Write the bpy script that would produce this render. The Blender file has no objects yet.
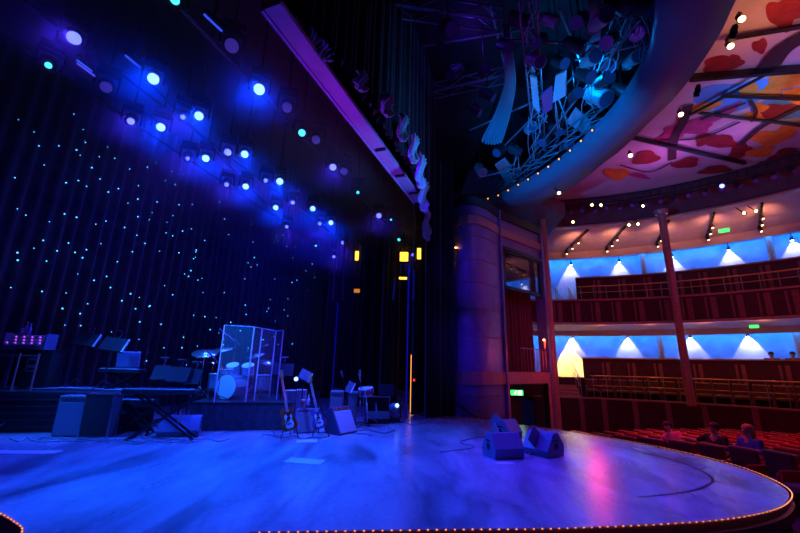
import bpy, bmesh, math, random
from mathutils import Vector, Matrix, Euler
random.seed(7)
PI = math.pi
scn = bpy.context.scene
col = scn.collection

# ------------------------------------------------------------------ camera
F = 380.0
PITCH, ROLL = math.radians(14.5), math.radians(1.4)
CAM = Vector((0, 0, 1.5))
RM = Matrix.Rotation(PI/2 + PITCH, 3, 'X') @ Matrix.Rotation(ROLL, 3, 'Z')
cd = bpy.data.cameras.new('camera'); cam = bpy.data.objects.new('camera', cd); col.objects.link(cam)
cam.matrix_world = Matrix.Translation(CAM) @ RM.to_4x4()
cd.sensor_width = 36; cd.lens = 36*F/800; cd.clip_end = 200; cd.clip_start = 0.05
scn.camera = cam

def ray(px, py): return RM @ Vector(((px-400)/F, -(py-266.5)/F, -1))
def OZ(px, py, z):
    d = ray(px, py); return CAM + d*((z-CAM.z)/d.z)
def OY(px, py, Y):
    d = ray(px, py); return CAM + d*(Y/d.y)
def proj(p):
    v = RM.transposed() @ (Vector(p)-CAM); return (400+F*v.x/-v.z, 266.5-F*v.y/-v.z)

# ------------------------------------------------------------------ materials
MATS = {}
def mat(name, c, rough=.6, metal=0., noise=0., scale=8., em=None, es=0., bump=0., coat=0., alpha=None, trans=0., sheen=0.):
    if name in MATS: return MATS[name]
    m = bpy.data.materials.new(name); m.use_nodes = True
    nt = m.node_tree; b = nt.nodes['Principled BSDF']
    b.inputs['Base Color'].default_value = (*c, 1)
    b.inputs['Roughness'].default_value = rough; b.inputs['Metallic'].default_value = metal
    b.inputs['Coat Weight'].default_value = coat
    b.inputs['Transmission Weight'].default_value = trans
    b.inputs['Sheen Weight'].default_value = sheen
    if alpha is not None: b.inputs['Alpha'].default_value = alpha
    if em: b.inputs['Emission Color'].default_value = (*em, 1); b.inputs['Emission Strength'].default_value = es
    if noise or bump:
        tc = nt.nodes.new('ShaderNodeTexCoord'); n = nt.nodes.new('ShaderNodeTexNoise')
        n.inputs['Scale'].default_value = scale; n.inputs['Detail'].default_value = 5
        nt.links.new(tc.outputs['Object'], n.inputs['Vector'])
        if noise:
            r = nt.nodes.new('ShaderNodeValToRGB')
            r.color_ramp.elements[0].position = .3; r.color_ramp.elements[1].position = .7
            r.color_ramp.elements[0].color = (*[x*(1-noise) for x in c], 1)
            r.color_ramp.elements[1].color = (*[min(1, x*(1+noise)) for x in c], 1)
            nt.links.new(n.outputs['Fac'], r.inputs['Fac']); nt.links.new(r.outputs['Color'], b.inputs['Base Color'])
        if bump:
            bp = nt.nodes.new('ShaderNodeBump'); bp.inputs['Strength'].default_value = bump; bp.inputs['Distance'].default_value = .02
            nt.links.new(n.outputs['Fac'], bp.inputs['Height']); nt.links.new(bp.outputs['Normal'], b.inputs['Normal'])
    MATS[name] = m; return m

def glow(name, c, s): return mat(name, (.02, .02, .02), em=c, es=s)

M_black = mat('black_metal', (.02, .02, .025), .35, .3, .3)
M_case = mat('black_case', (.014, .014, .02), .5, 0, .3, 20)
M_chrome = mat('chrome', (.75, .75, .8), .18, 1)
M_steel = mat('steel', (.4, .4, .45), .35, .9)
M_cloth = mat('black_cloth', (.009, .009, .014), .9, noise=.3, scale=5, sheen=.2)
M_blkceil = mat('black_ceiling', (.008, .008, .012), .9, noise=.3)
M_star = mat('star_velvet', (.05, .05, .085), .85, noise=.35, scale=3, sheen=.4)
M_grille = mat('speaker_grille', (.22, .24, .32), .5, .5, noise=.4, scale=120, bump=.3)
M_cabinet = mat('cabinet_vinyl', (.16, .16, .2), .5, 0, noise=.3, scale=40)
M_wedge = mat('wedge_paint', (.12, .16, .27), .45, 0, noise=.15, scale=30, bump=.1)
M_hole = mat('dark_hole', (.004, .004, .005), .8)
M_dim = mat('dull_lens', (.06, .07, .14), .2)
M_paper = mat('sheet_paper', (.75, .75, .78), .8)
M_brass = mat('brass', (.85, .55, .2), .3, .9)
M_wood = mat('maple', (.55, .33, .14), .4, noise=.2, scale=12)
M_seat = mat('red_plush', (.22, .008, .012), .8, noise=.2, scale=14, sheen=.3)
M_seattrim = mat('red_piping', (.9, .03, .03), .4)
M_tierseat = mat('brown_plush', (.2, .11, .07), .8, noise=.3, scale=10)
M_panel = mat('maroon_panel', (.07, .014, .03), .45, noise=.25, scale=5)
M_pilaster = mat('rose_pilaster', (.3, .1, .13), .5, noise=.15)
M_plaster = mat('cream_plaster', (.62, .5, .46), .8, noise=.08, scale=4)
M_backwall = mat('back_wall_paint', (.36, .58, .9), .8, noise=.25, scale=1.5)
M_prosc = mat('proscenium_panel', (.2, .13, .32), .4, noise=.2, scale=3)
M_proscband = mat('proscenium_band', (.42, .2, .17), .4, noise=.15, scale=3)
M_copper = mat('copper_column', (.5, .27, .2), .4, .2, noise=.15)
M_soffit = mat('soffit_paint', (.06, .13, .18), .55, noise=.08, scale=2)
M_floor = mat('auditorium_carpet', (.12, .02, .03), .95, noise=.4, scale=25)
M_ring = mat('ring_beam_paint', (.13, .05, .06), .6, noise=.25, scale=3)
M_skin = mat('skin', (.6, .36, .28), .55)
M_header = mat('header_board', (.38, .22, .38), .6, noise=.12, scale=2)
M_drape = mat('pale_drape', (.3, .38, .44), .8, noise=.15, scale=4, sheen=.3)

# stage boards
def deck_mat():
    m = bpy.data.materials.new('stage_boards'); m.use_nodes = True; nt = m.node_tree; N = nt.nodes.new; L = nt.links.new
    b = nt.nodes['Principled BSDF']; tc = N('ShaderNodeTexCoord')
    mp = N('ShaderNodeMapping'); mp.inputs['Scale'].default_value = (1.1, .35, 1); mp.inputs['Rotation'].default_value = (0, 0, .9)
    n1 = N('ShaderNodeTexNoise'); n1.inputs['Scale'].default_value = 1.1; n1.inputs['Detail'].default_value = 9; n1.inputs['Roughness'].default_value = .62; n1.inputs['Distortion'].default_value = .5
    n2 = N('ShaderNodeTexNoise'); n2.inputs['Scale'].default_value = 14; n2.inputs['Detail'].default_value = 8; n2.inputs['Roughness'].default_value = .7
    L(tc.outputs['Object'], mp.inputs['Vector']); L(mp.outputs['Vector'], n1.inputs['Vector']); L(tc.outputs['Object'], n2.inputs['Vector'])
    r1 = N('ShaderNodeValToRGB'); e = r1.color_ramp.elements
    e[0].position = .35; e[0].color = (.09, .1, .13, 1); e[1].position = .66; e[1].color = (.5, .53, .56, 1)
    r2 = N('ShaderNodeValToRGB'); e = r2.color_ramp.elements
    e[0].position = .35; e[0].color = (.88, .88, .88, 1); e[1].position = .7; e[1].color = (1.12, 1.12, 1.12, 1)
    mx = N('ShaderNodeMix'); mx.data_type = 'RGBA'; mx.blend_type = 'MULTIPLY'; mx.inputs[0].default_value = 1
    L(n1.outputs['Fac'], r1.inputs['Fac']); L(n2.outputs['Fac'], r2.inputs['Fac'])
    L(r1.outputs['Color'], mx.inputs[6]); L(r2.outputs['Color'], mx.inputs[7]); L(mx.outputs[2], b.inputs['Base Color'])
    mr = N('ShaderNodeMapRange'); mr.inputs[1].default_value = .3; mr.inputs[2].default_value = .7; mr.inputs[3].default_value = .32; mr.inputs[4].default_value = .2
    L(n1.outputs['Fac'], mr.inputs[0]); L(mr.outputs[0], b.inputs['Roughness'])
    bp = N('ShaderNodeBump'); bp.inputs['Strength'].default_value = .02; bp.inputs['Distance'].default_value = .002
    L(n2.outputs['Fac'], bp.inputs['Height']); L(bp.outputs['Normal'], b.inputs['Normal'])
    b.inputs['Specular IOR Level'].default_value = .75
    return m
M_deck = deck_mat()
M_deckedge = mat('stage_edge_wood', (.32, .14, .06), .45, noise=.2)
M_skirt = mat('stage_skirt_panel', (.26, .14, .26), .5, noise=.15)

# ------------------------------------------------------------------ mesh builder
class MB:
    def __init__(s): s.v = []; s.f = []; s.mi = []
    def _add(s, vs, fs, mi=0):
        o = len(s.v); s.v += [tuple(v) for v in vs]; s.f += [tuple(i+o for i in f) for f in fs]; s.mi += [mi]*len(fs); return s
    def box(s, c, d, rot=None, mi=0):
        R = Euler(rot).to_matrix() if rot is not None and not isinstance(rot, Matrix) else (rot or Matrix.Identity(3))
        c = Vector(c); h = Vector(d)/2
        vs = [c + R @ Vector((x*h.x, y*h.y, z*h.z)) for x in (-1, 1) for y in (-1, 1) for z in (-1, 1)]
        return s._add(vs, [(0,1,3,2),(4,6,7,5),(0,4,5,1),(2,3,7,6),(0,2,6,4),(1,5,7,3)], mi)
    def bar(s, a, b, w, h, mi=0):
        a, b = Vector(a), Vector(b); d = b-a
        return s.box((a+b)/2, (w, h, d.length), d.to_track_quat('Z', 'X').to_matrix(), mi)
    def cyl(s, a, b, r, r2=None, n=12, caps=True, mi=0):
        a, b = Vector(a), Vector(b); r2 = r if r2 is None else r2
        R = (b-a).to_track_quat('Z', 'X').to_matrix()
        vs = []
        for p, q in ((a, r), (b, r2)):
            vs += [p + R @ Vector((q*math.cos(2*PI*i/n), q*math.sin(2*PI*i/n), 0)) for i in range(n)]
        fs = [(i, (i+1) % n, n+(i+1) % n, n+i) for i in range(n)]
        if caps: fs += [tuple(range(n))[::-1], tuple(range(n, 2*n))]
        return s._add(vs, fs, mi)
    def tube(s, pts, r, n=6, mi=0):
        pts = [Vector(p) for p in pts]; vs = []; m = len(pts); rr = r if isinstance(r, (list, tuple)) else [r]*m
        for i, p in enumerate(pts):
            t = (pts[min(i+1, m-1)]-pts[max(i-1, 0)]).normalized()
            u = t.cross(Vector((0, 0, 1)))
            if u.length < .05: u = t.cross(Vector((1, 0, 0)))
            u.normalize(); w = u.cross(t)
            vs += [p + (u*math.cos(2*PI*k/n)+w*math.sin(2*PI*k/n))*rr[i] for k in range(n)]
        fs = [(i*n+k, i*n+(k+1) % n, (i+1)*n+(k+1) % n, (i+1)*n+k) for i in range(m-1) for k in range(n)]
        fs += [tuple(range(n))[::-1], tuple(range((m-1)*n, m*n))]
        return s._add(vs, fs, mi)
    def ball(s, c, r, n=10, m=6, mi=0):
        c = Vector(c); r = Vector(r) if hasattr(r, '__len__') else Vector((r, r, r)); vs = [c+Vector((0, 0, r.z))]
        for j in range(1, m):
            t = PI*j/m
            vs += [c+Vector((r.x*math.sin(t)*math.cos(2*PI*i/n), r.y*math.sin(t)*math.sin(2*PI*i/n), r.z*math.cos(t))) for i in range(n)]
        vs.append(c-Vector((0, 0, r.z)))
        fs = [(0, 1+i, 1+(i+1) % n) for i in range(n)]
        for j in range(m-2): fs += [(1+j*n+i, 1+(j+1)*n+i, 1+(j+1)*n+(i+1) % n, 1+j*n+(i+1) % n) for i in range(n)]
        L = len(vs)-1; b = 1+(m-2)*n
        fs += [(L, b+(i+1) % n, b+i) for i in range(n)]
        return s._add(vs, fs, mi)
    def prism(s, poly, z0, z1, mi=0):
        n = len(poly); vs = [(p[0], p[1], z0) for p in poly]+[(p[0], p[1], z1) for p in poly]
        fs = [tuple(range(n))[::-1], tuple(range(n, 2*n))]+[(i, (i+1) % n, n+(i+1) % n, n+i) for i in range(n)]
        return s._add(vs, fs, mi)
    def profx(s, prof, x0, x1, mi=0):   # (y,z) outline pushed along x
        n = len(prof); vs = [(x0, p[0], p[1]) for p in prof]+[(x1, p[0], p[1]) for p in prof]
        fs = [tuple(range(n)), tuple(range(n, 2*n))[::-1]]+[(i, n+i, n+(i+1) % n, (i+1) % n) for i in range(n)]
        return s._add(vs, fs, mi)
    def grid(s, rows, mi=0):
        n = len(rows[0]); vs = [p for r in rows for p in r]
        fs = [(i*n+j, i*n+j+1, (i+1)*n+j+1, (i+1)*n+j) for i in range(len(rows)-1) for j in range(n-1)]
        return s._add(vs, fs, mi)
    def lathe(s, prof, c=(0, 0, 0), n=20, mi=0):
        rows = [[(c[0]+r*math.cos(2*PI*k/n), c[1]+r*math.sin(2*PI*k/n), c[2]+z) for k in range(n+1)] for r, z in prof]
        return s.grid(rows, mi)
    def build(s, name, m, parent=None, smooth=False, bevel=0, solid=0, xf=None):
        me = bpy.data.meshes.new(name); me.from_pydata(s.v, [], s.f)
        for mm in (m if isinstance(m, (list, tuple)) else [m]): me.materials.append(mm)
        if any(s.mi): me.polygons.foreach_set('material_index', s.mi)
        if smooth: me.polygons.foreach_set('use_smooth', [True]*len(me.polygons))
        me.update(); bm = bmesh.new(); bm.from_mesh(me)
        bmesh.ops.remove_doubles(bm, verts=bm.verts, dist=1e-5) if smooth else None
        bmesh.ops.recalc_face_normals(bm, faces=bm.faces); bm.to_mesh(me); bm.free()
        if xf is not None: me.transform(xf)
        o = bpy.data.objects.new(name, me); col.objects.link(o)
        if parent: o.parent = parent
        if bevel: b = o.modifiers.new('b', 'BEVEL'); b.width = bevel; b.segments = 2; b.limit_method = 'ANGLE'
        if solid: b = o.modifiers.new('s', 'SOLIDIFY'); b.thickness = solid; b.offset = 0
        return o

def tag(o, label, cat, group=None, kind=None):
    o['label'] = label; o['category'] = cat
    if group: o['group'] = group
    if kind: o['kind'] = kind
    return o
def thing(name, label, cat, loc=(0, 0, 0), rz=0, group=None, rot=None):
    o = bpy.data.objects.new(name, None); col.objects.link(o); o.empty_display_size = .1
    o.location = loc; o.rotation_euler = rot or (0, 0, rz)
    return tag(o, label, cat, group)
def struct(o): o['kind'] = 'structure'; return o
def dup(root, loc, rz, label, group=None, rot=None, scale=None):
    r = root.copy(); col.objects.link(r); r.location = loc; r.rotation_euler = rot or (0, 0, rz); r['label'] = label
    if group: r['group'] = group
    if scale: r.scale = (scale,)*3
    for ch in kids[root.name]:
        c = ch.copy(); col.objects.link(c); c.parent = r
        for g in kids.get(ch.name, []):
            d = g.copy(); col.objects.link(d); d.parent = c
    return r
kids = {}
def reg(root):
    for o in list(col.objects):
        if o.parent: kids.setdefault(o.parent.name, [])
        if o.parent and o not in kids[o.parent.name]: kids[o.parent.name].append(o)
ORD = ['first', 'second', 'third', 'fourth', 'fifth', 'sixth', 'seventh', 'eighth', 'ninth', 'tenth', 'eleventh', 'twelfth', 'thirteenth', 'fourteenth', 'fifteenth', 'sixteenth', 'seventeenth', 'eighteenth', 'nineteenth', 'twentieth', 'twenty-first', 'twenty-second', 'twenty-third', 'twenty-fourth', 'twenty-fifth', 'twenty-sixth', 'twenty-seventh', 'twenty-eighth', 'twenty-ninth', 'thirtieth'] + ['thirty-'+w for w in ('first', 'second', 'third', 'fourth', 'fifth', 'sixth', 'seventh', 'eighth', 'ninth')]

def light(kind, loc, power, color, target=None, size=.1, angle=60, blend=.5, sy=None):
    l = bpy.data.lights.new(kind.lower()+'_lamp', kind); l.energy = power; l.color = color
    if kind == 'SPOT': l.spot_size = math.radians(angle); l.spot_blend = blend; l.shadow_soft_size = size
    elif kind == 'AREA':
        l.size = size
        if sy: l.shape = 'RECTANGLE'; l.size_y = sy
    else: l.shadow_soft_size = size
    o = bpy.data.objects.new(l.name, l); col.objects.link(o); o.location = loc
    if target is not None: o.rotation_euler = (Vector(target)-Vector(loc)).to_track_quat('-Z', 'Y').to_euler()
    return o

# ------------------------------------------------------------------ stage
rim_px = [(450,530),(550,529),(650,525),(720,520),(765,512),(785,503),(788,492),(770,480),(740,468),(700,457),(650,446),(600,437),(550,428)]
rim = [Vector((-1.29, 3.93, 0))]+[OZ(x, y, 0) for x, y in rim_px]
def smooth_curve(pts, n=8):
    out = []
    for i in range(len(pts)-1):
        p0, p1, p2, p3 = pts[max(i-1, 0)], pts[i], pts[i+1], pts[min(i+2, len(pts)-1)]
        for k in range(n):
            t = k/n
            out.append(.5*((2*p1)+(p2-p0)*t+(2*p0-5*p1+4*p2-p3)*t*t+(3*p1-p0-3*p2+p3)*t**3))
    out.append(pts[-1]); return out
RIM = smooth_curve(rim, 6)
lrim = smooth_curve([Vector((-5.6, 4.95, 0)), Vector((-4.5, 4.55, 0)), OZ(0, 515, 0), OZ(12, 522, 0), OZ(22, 533, 0), Vector((-2.95, 3.35, 0)), Vector((-2.1, 3.45, 0))], 5)
outline = [(p.x, p.y) for p in lrim]+[(p.x, p.y) for p in RIM]
back = [(3.2, 11.2), (2.4, 12.3), (1.6, 13.2), (2, 24), (-4, 26), (-15, 12), (-15, 7.2)]
outline_full = outline+back
me = bpy.data.meshes.new('stage_floor'); bm = bmesh.new()
vs = [bm.verts.new((x, y, 0)) for x, y in outline_full]; vb = [bm.verts.new((x, y, -.09)) for x, y in outline_full]
ft = bm.faces.new(vs); n = len(vs)
for i in range(n):
    f = bm.faces.new((vs[i], vb[i], vb[(i+1) % n], vs[(i+1) % n])); f.material_index = 1
bmesh.ops.recalc_face_normals(bm, faces=bm.faces)
bm.to_mesh(me); bm.free(); me.materials.append(M_deck); me.materials.append(M_deckedge)
o = bpy.data.objects.new('stage_floor', me); col.objects.link(o); struct(o)
def offset(curve, d):
    out = []
    for i, p in enumerate(curve):
        t = (curve[min(i+1, len(curve)-1)]-curve[max(i-1, 0)]).normalized()
        out.append(p+Vector((t.y, -t.x, 0))*d)
    return out
# curved fascia under the lip
rows = []
for d, z in ((-.0, -.09), (.035, -.1), (.045, -.2), (.0, -.22)): rows.append([(p.x, p.y, z) for p in offset(RIM, d)])
struct(MB().grid(rows).build('stage_lip_trim', M_deckedge, smooth=False))
cur = offset(RIM, -.1); mbp = MB(); mbs = MB(); mbs.grid([[(p.x, p.y, -.2) for p in cur], [(p.x, p.y, -1.6) for p in cur]])
for i in range(2, len(cur)-1, 5):
    p = offset(RIM, -.07)[i]; mbp.box((p.x, p.y, -.9), (.06, .06, 1.4))
struct(mbs.build('stage_skirt', M_skirt)); struct(mbp.build('stage_skirt_rib', M_black))
struct(MB().grid([[(p.x, p.y, -.09) for p in lrim], [(p.x, p.y, -1.6) for p in lrim]]).build('stage_skirt_side', M_skirt))
# inlay line of the turntable apron
inl = [p for p in offset(RIM, -.75)][22:70]; inl2 = [p for p in offset(RIM, -.79)][22:70]
struct(MB().grid([[(p.x, p.y, .003) for p in inl], [(p.x, p.y, .003) for p in inl2]]).build('stage_inlay_trim', M_hole))
# rope lights
def rope(curve, spacing, label, name='rope_light'):
    t = thing(name, label, 'rope light', curve[0])
    b = curve[0]
    MB().tube([(p-b)+Vector((0, 0, .012)) for p in curve], .011).build('rope_tube', mat('clear_orange_tube', (.5, .2, .08), .3, alpha=.6), t, True)
    pts = []; acc = 0; prev = curve[0]
    for p in curve[1:]:
        d = (p-prev).length
        while acc+spacing < d:
            acc += spacing; pts.append(prev.lerp(p, acc/d))
        acc -= d; prev = p
    pts.sort(key=lambda p: p.length)
    gm = glow('rope_bulb_glow', (1, .3, .08), 5)
    proto = MB().ball((0, 0, 0), .0075, 6, 4).build('bulb', gm, t); 
    for i, p in enumerate(pts[:100]):
        c = proto if i == 0 else proto.copy()
        if i: col.objects.link(c); c.parent = t
        c.location = (p-b)+Vector((0, 0, .014))
    if len(pts) > 100:
        m = MB()
        for p in pts[100:]: m.ball((p-b)+Vector((0, 0, .014)), .0075, 6, 4)
        o = m.build('bulb', gm, t); o['kind'] = 'stuff'
rope(offset(RIM, .03)[:int(len(RIM)*.97)], .085, 'orange rope light of small bulbs running round the curved front rim of the stage')
rope([p for p in lrim if p.x < -2.9], .085, 'short curved orange rope light at the lower left corner of the stage')

# tape marks
def tape(px, py, w, h, a, label, m=M_paper):
    p = OZ(px, py, .004)
    o = MB().box((0, 0, 0), (w, h, .004)).build('tape_mark', m); o.location = p; o.rotation_euler = (0, 0, a)
    tag(o, label, 'tape')
M_tape = mat('pale_tape', (.6, .62, .66), .5)
tape(27, 452, .95, .22, .1, 'pale rectangular tape mark on the stage floor at far left', M_tape)
tape(305, 461, .6, .3, -.2, 'pale square tape mark on the stage floor in front of the guitars', M_tape)
tape(307, 441, .4, .3, .2, 'small pale tape mark right at the foot of the guitar stands', M_tape)
tape(505, 463, .3, .12, .2, 'small pale tape patch in front of the near left wedge monitor', M_tape)

# ------------------------------------------------------------------ auditorium floor and walls
AC = Vector((6, 7, 0))
def fz(y): return -.85-.085*(y-8.5)
fl = MB().grid([[(x, y, fz(y)) for x in (-16, 30)] for y in (-8, 34)]).build('floor', M_floor); struct(fl)
def arcpt(R, a, z=0): return Vector((AC.x+R*math.cos(a), AC.y+R*math.sin(a), z))
def ang_for(px, R, z):
    best = None
    for k in range(0, 1000):
        a = math.radians(5+k*.09); q = proj(arcpt(R, a, z))[0]
        if best is None or abs(q-px) < best[0]: best = (abs(q-px), a)
    return best[1]
A0, A1 = math.radians(88), math.radians(-5)
def sweep(prof, a0=A0, a1=A1, n=60):
    return [[arcpt(R, a0+(a1-a0)*i/n, z) for i in range(n+1)] for R, z in prof]
def ring(name, prof, m, a0=A0, a1=A1, n=60, close=True):
    if close: prof = list(prof)+[prof[0]]
    return MB().grid(sweep(prof, a0, a1, n)).build(name, m)
# stalls surround wall
struct(ring('wall_stalls', [(11.6, -2.3), (11.6, .2), (11.75, .2), (11.75, -2.3)], M_panel))
struct(ring('trim_1', [(11.55, .2), (11.55, .26), (11.8, .26), (11.8, .2)], M_copper))
for i, px in enumerate([582, 605, 636, 669, 706, 757, 812, 880]):
    a = ang_for(px, 11.55, -.3); p = arcpt(11.56, a, -.85)
    struct(MB().box(p, (.08, .2, 2.1), (0, 0, a)).build('pilaster', M_pilaster))
# lower tier deck, steps, partition, back wall
struct(ring('floor_lower_tier', [(11.75, .12), (11.75, -.02), (13.2, -.02), (13.2, 1.0), (15.2, 1.0), (15.2, 1.1), (13.1, 1.1), (13.1, .12)], M_panel))
struct(ring('floor_upper_tier', [(11.75, 4.0), (11.75, 3.85), (13.2, 3.85), (15.2, 3.85), (15.2, 4.75), (13.1, 4.75), (13.1, 4.0)], M_panel))
APART = ang_for(583, 12.9, 2)
AP2 = ang_for(576, 12.9, 6)
struct(ring('wall_lower_partition', [(12.95, .1), (12.95, 2.02), (13.07, 2.02), (13.07, .1)], M_panel, APART))
struct(ring('trim_2', [(12.9, 2.02), (12.9, 2.08), (13.12, 2.08), (13.12, 2.02)], M_copper, APART))
struct(ring('wall_upper_partition', [(12.95, 4.0), (12.95, 6.12), (13.07, 6.12), (13.07, 4.0)], M_panel, AP2))
struct(ring('trim_3', [(12.9, 6.12), (12.9, 6.18), (13.12, 6.18), (13.12, 6.12)], M_copper, AP2))
for z0, zs, pxs in ((1.3, 1.1, [609, 635, 662, 702, 745, 790, 840]), (5.4, 1.2, [600, 625, 651, 682, 707, 737, 770, 810])):
    for px in pxs:
        a = ang_for(px, 12.93, z0)
        struct(MB().box(arcpt(12.93, a, z0), (.05, .14, zs), (0, 0, a)).box(arcpt(12.93, a+.017, z0), (.05, .08, zs), (0, 0, a)).build('pilaster', M_pilaster))
struct(ring('wall_back', [(15, .4), (15, 7.9), (15.15, 7.9), (15.15, .4)], M_backwall))
# upper balcony front
struct(ring('wall_balcony_front', [(11.6, 3.62), (11.55, 4.7), (11.7, 4.72), (11.75, 3.62)], M_panel))
struct(ring('trim_4', [(11.5, 4.7), (11.5, 4.78), (11.75, 4.78), (11.75, 4.7)], M_copper))
struct(ring('trim_5', [(11.5, 3.56), (11.52, 3.64), (11.75, 3.64), (11.75, 3.56)], M_copper))
for i, px in enumerate([560, 578, 598, 619, 642, 668, 690, 714, 741, 768, 797, 830]):
    a = ang_for(px, 11.5, 4.2); struct(MB().box(arcpt(11.53, a, 4.17), (.08, .2, .9), (0, 0, a)).box(arcpt(11.53, a+.022, 4.17), (.08, .07, .9), (0, 0, a)).build('pilaster', M_pilaster))
struct(ring('ceiling_lower', [(11.55, 3.6), (15.1, 3.45), (15.1, 3.55), (11.55, 3.68)], M_plaster))
struct(ring('ceiling_upper', [(11.5, 8.55), (13.3, 8.2), (15.1, 7.65), (15.1, 7.8), (11.5, 8.7)], M_plaster))
# ring beam above the stalls
struct(ring('beam_ring', [(11.5, 8.5), (11.4, 8.62), (11.35, 9.1), (11.1, 9.5), (11.1, 9.9), (11.9, 9.9), (11.9, 8.5)], M_ring, math.radians(100)))
struct(ring('trim_6', [(11.35, 8.44), (11.35, 8.52), (11.7, 8.52), (11.7, 8.44)], M_copper, math.radians(100)))
# columns
def column(px, Y, z0, z1, r, label, m=M_copper):
    p = OY(px, 366, Y); p.z = 0
    t = MB(); t.cyl((p.x, p.y, z0), (p.x, p.y, z1), r, n=20); t.cyl((p.x, p.y, z1-.18), (p.x, p.y, z1), r*1.6, r*1.9, n=20)
    struct(t.build('column', m, smooth=False))
column(685.5, 15.9, .2, 8.5, .155, '')
column(553, 16.2, -1.8, 8.4, .17, '')
for px, Rr in ((663, 14.6), (803, 14.6)):
    for z0, z1 in ((.5, 3.5), (4.7, 7.8)):
        a = ang_for(px-6 if z0 > 2 else px, Rr, 2); p = arcpt(Rr, a)
        t = MB().cyl((p.x, p.y, z0), (p.x, p.y, z1), .13, n=16); struct(t.build('column', M_copper))
# rails with posts
def rail(R, z0, z1, a0, a1, label, n=26):
    t = thing('balcony_rail', label, 'railing', arcpt(R, a0, z0)); b = arcpt(R, a0, z0)
    MB().tube([arcpt(R, a0+(a1-a0)*i/60, z1)-b for i in range(61)], .03, 8).build('handrail', M_brass, t, True)
    MB().tube([arcpt(R, a0+(a1-a0)*i/60, z0+(z1-z0)*.55)-b for i in range(61)], .015, 6).build('lower_rail', M_brass, t, True)
    for i in range(n):
        a = a0+(a1-a0)*(i+.2)/n
        MB().cyl(arcpt(R, a, z0)-b, arcpt(R, a, z1)-b, .018, n=8).build('post', M_steel, t)
rail(11.72, .26, 1.22, ang_for(590, 11.7, 1.2), math.radians(5), 'long brass rail on posts in front of the lower tier seats')
rail(11.62, 4.78, 5.42, ang_for(578, 11.6, 5.4), math.radians(5), 'long brass rail on posts along the upper balcony front')
# stair rails + stairs at the left end of each tier
def stair(R0, z0, pxa, pxb, n, h, label):
    b = arcpt(R0, ang_for(pxb, R0, z0), z0); a0, a1 = ang_for(pxa, R0, z0), ang_for(pxb, R0, z0)
    for i in range(n):
        g = [arcpt(R0+i*.3, a0, z0), arcpt(R0+i*.3, a1, z0), arcpt(R0+i*.3+.3, a1, z0), arcpt(R0+i*.3+.3, a0, z0)]
        struct(MB().prism([(p.x, p.y) for p in g], z0, z0+(i+1)*h).build('stair_step', M_copper))
    for pp, lb in ((a0, 'left'), (a1, 'right')):
        t = thing('stair_rail', 'metal handrail at the %s side of the %s' % (lb, label), 'railing', arcpt(R0, pp, z0)); bb = arcpt(R0, pp, z0)
        top = [arcpt(R0, pp, z0+.95)-bb, arcpt(R0+n*.3, pp, z0+.95+n*h)-bb]
        MB().tube(top, .025).build('handrail', M_brass, t)
        MB().tube([q-Vector((0, 0, .4)) for q in top], .014).build('lower_rail', M_brass, t)
        for k in range(4):
            q = top[0].lerp(top[1], k/3); MB().cyl((q.x, q.y, max(q.z-.95, 0)), q, .018, n=8).build('post', M_steel, t)
stair(12.0, .13, 560, 582, 5, .15, 'lower tier stairs')
stair(12.0, 4.01, 563, 576, 4, .18, 'upper balcony stairs')

# ------------------------------------------------------------------ seats
def make_seat(m, mt, w=.54, hb=.88):
    t = thing('theatre_seat', 'x', 'seat')
    MB().box((0, .1, .42), (w-.08, .46, .12)).build('seat', m, t, bevel=.04)
    MB().box((0, -.15, .66), (w-.03, .1, hb-.36), (-.16, 0, 0)).build('backrest', m, t, bevel=.035)
    MB().box((0, -.19, hb+.01), (w-.02, .11, .035)).build('top_edge', mt, t, bevel=.012)
    for s in (-1, 1):
        MB().box((s*(w/2-.01), .07, .33), (.045, .4, .62)).build('armrest', mt, t, bevel=.012)
    MB().box((0, .0, .18), (w-.12, .1, .36)).build('pedestal', M_black, t)
    return t
seat0 = make_seat(M_seat, M_seattrim); reg(seat0)
first = True
SEATS = []
RIMS = smooth_curve(rim, 20)
for r in range(9):
    cu = offset(RIMS, 1.05+.92*r)
    L = 0; prev = cu[0]; cnt = 0; acc = 0
    pts = []
    for i in range(1, len(cu)):
        acc += (cu[i]-prev).length; prev = cu[i]
        if acc > .58:
            acc = 0; t = (cu[min(i+1, len(cu)-1)]-cu[i-1]).normalized(); pts.append((cu[i], t))
    pts = pts[::-1]
    for k in range(5):     # continue beyond the proscenium end in a straight line
        pass
    for p, t in pts:
        if (p-AC).length > 11.0: continue
        q = proj((p.x, p.y, fz(p.y)+.8))
        if p.y < 4.3 or q[0] > 860 or q[1] > 560 or p.x < 4.3: continue
        nrm = Vector((t.y, -t.x, 0)); rz = math.atan2(nrm.y, nrm.x)+PI/2
        lab = 'red theatre seat, %s from the proscenium end, %s row from the stage' % (ORD[cnt], ORD[r])
        cnt += 1
        loc = (p.x, p.y, fz(p.y))
        if first: seat0.location = loc; seat0.rotation_euler = (0, 0, rz); seat0['label'] = lab; seat0['group'] = 'red seats in the stalls'; first = False
        else: dup(seat0, loc, rz, lab, 'red seats in the stalls')
        SEATS.append((r, cnt-1, Vector(loc), rz))
seatb = make_seat(M_tierseat, M_tierseat, .58, .92); reg(seatb); first = True
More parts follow.
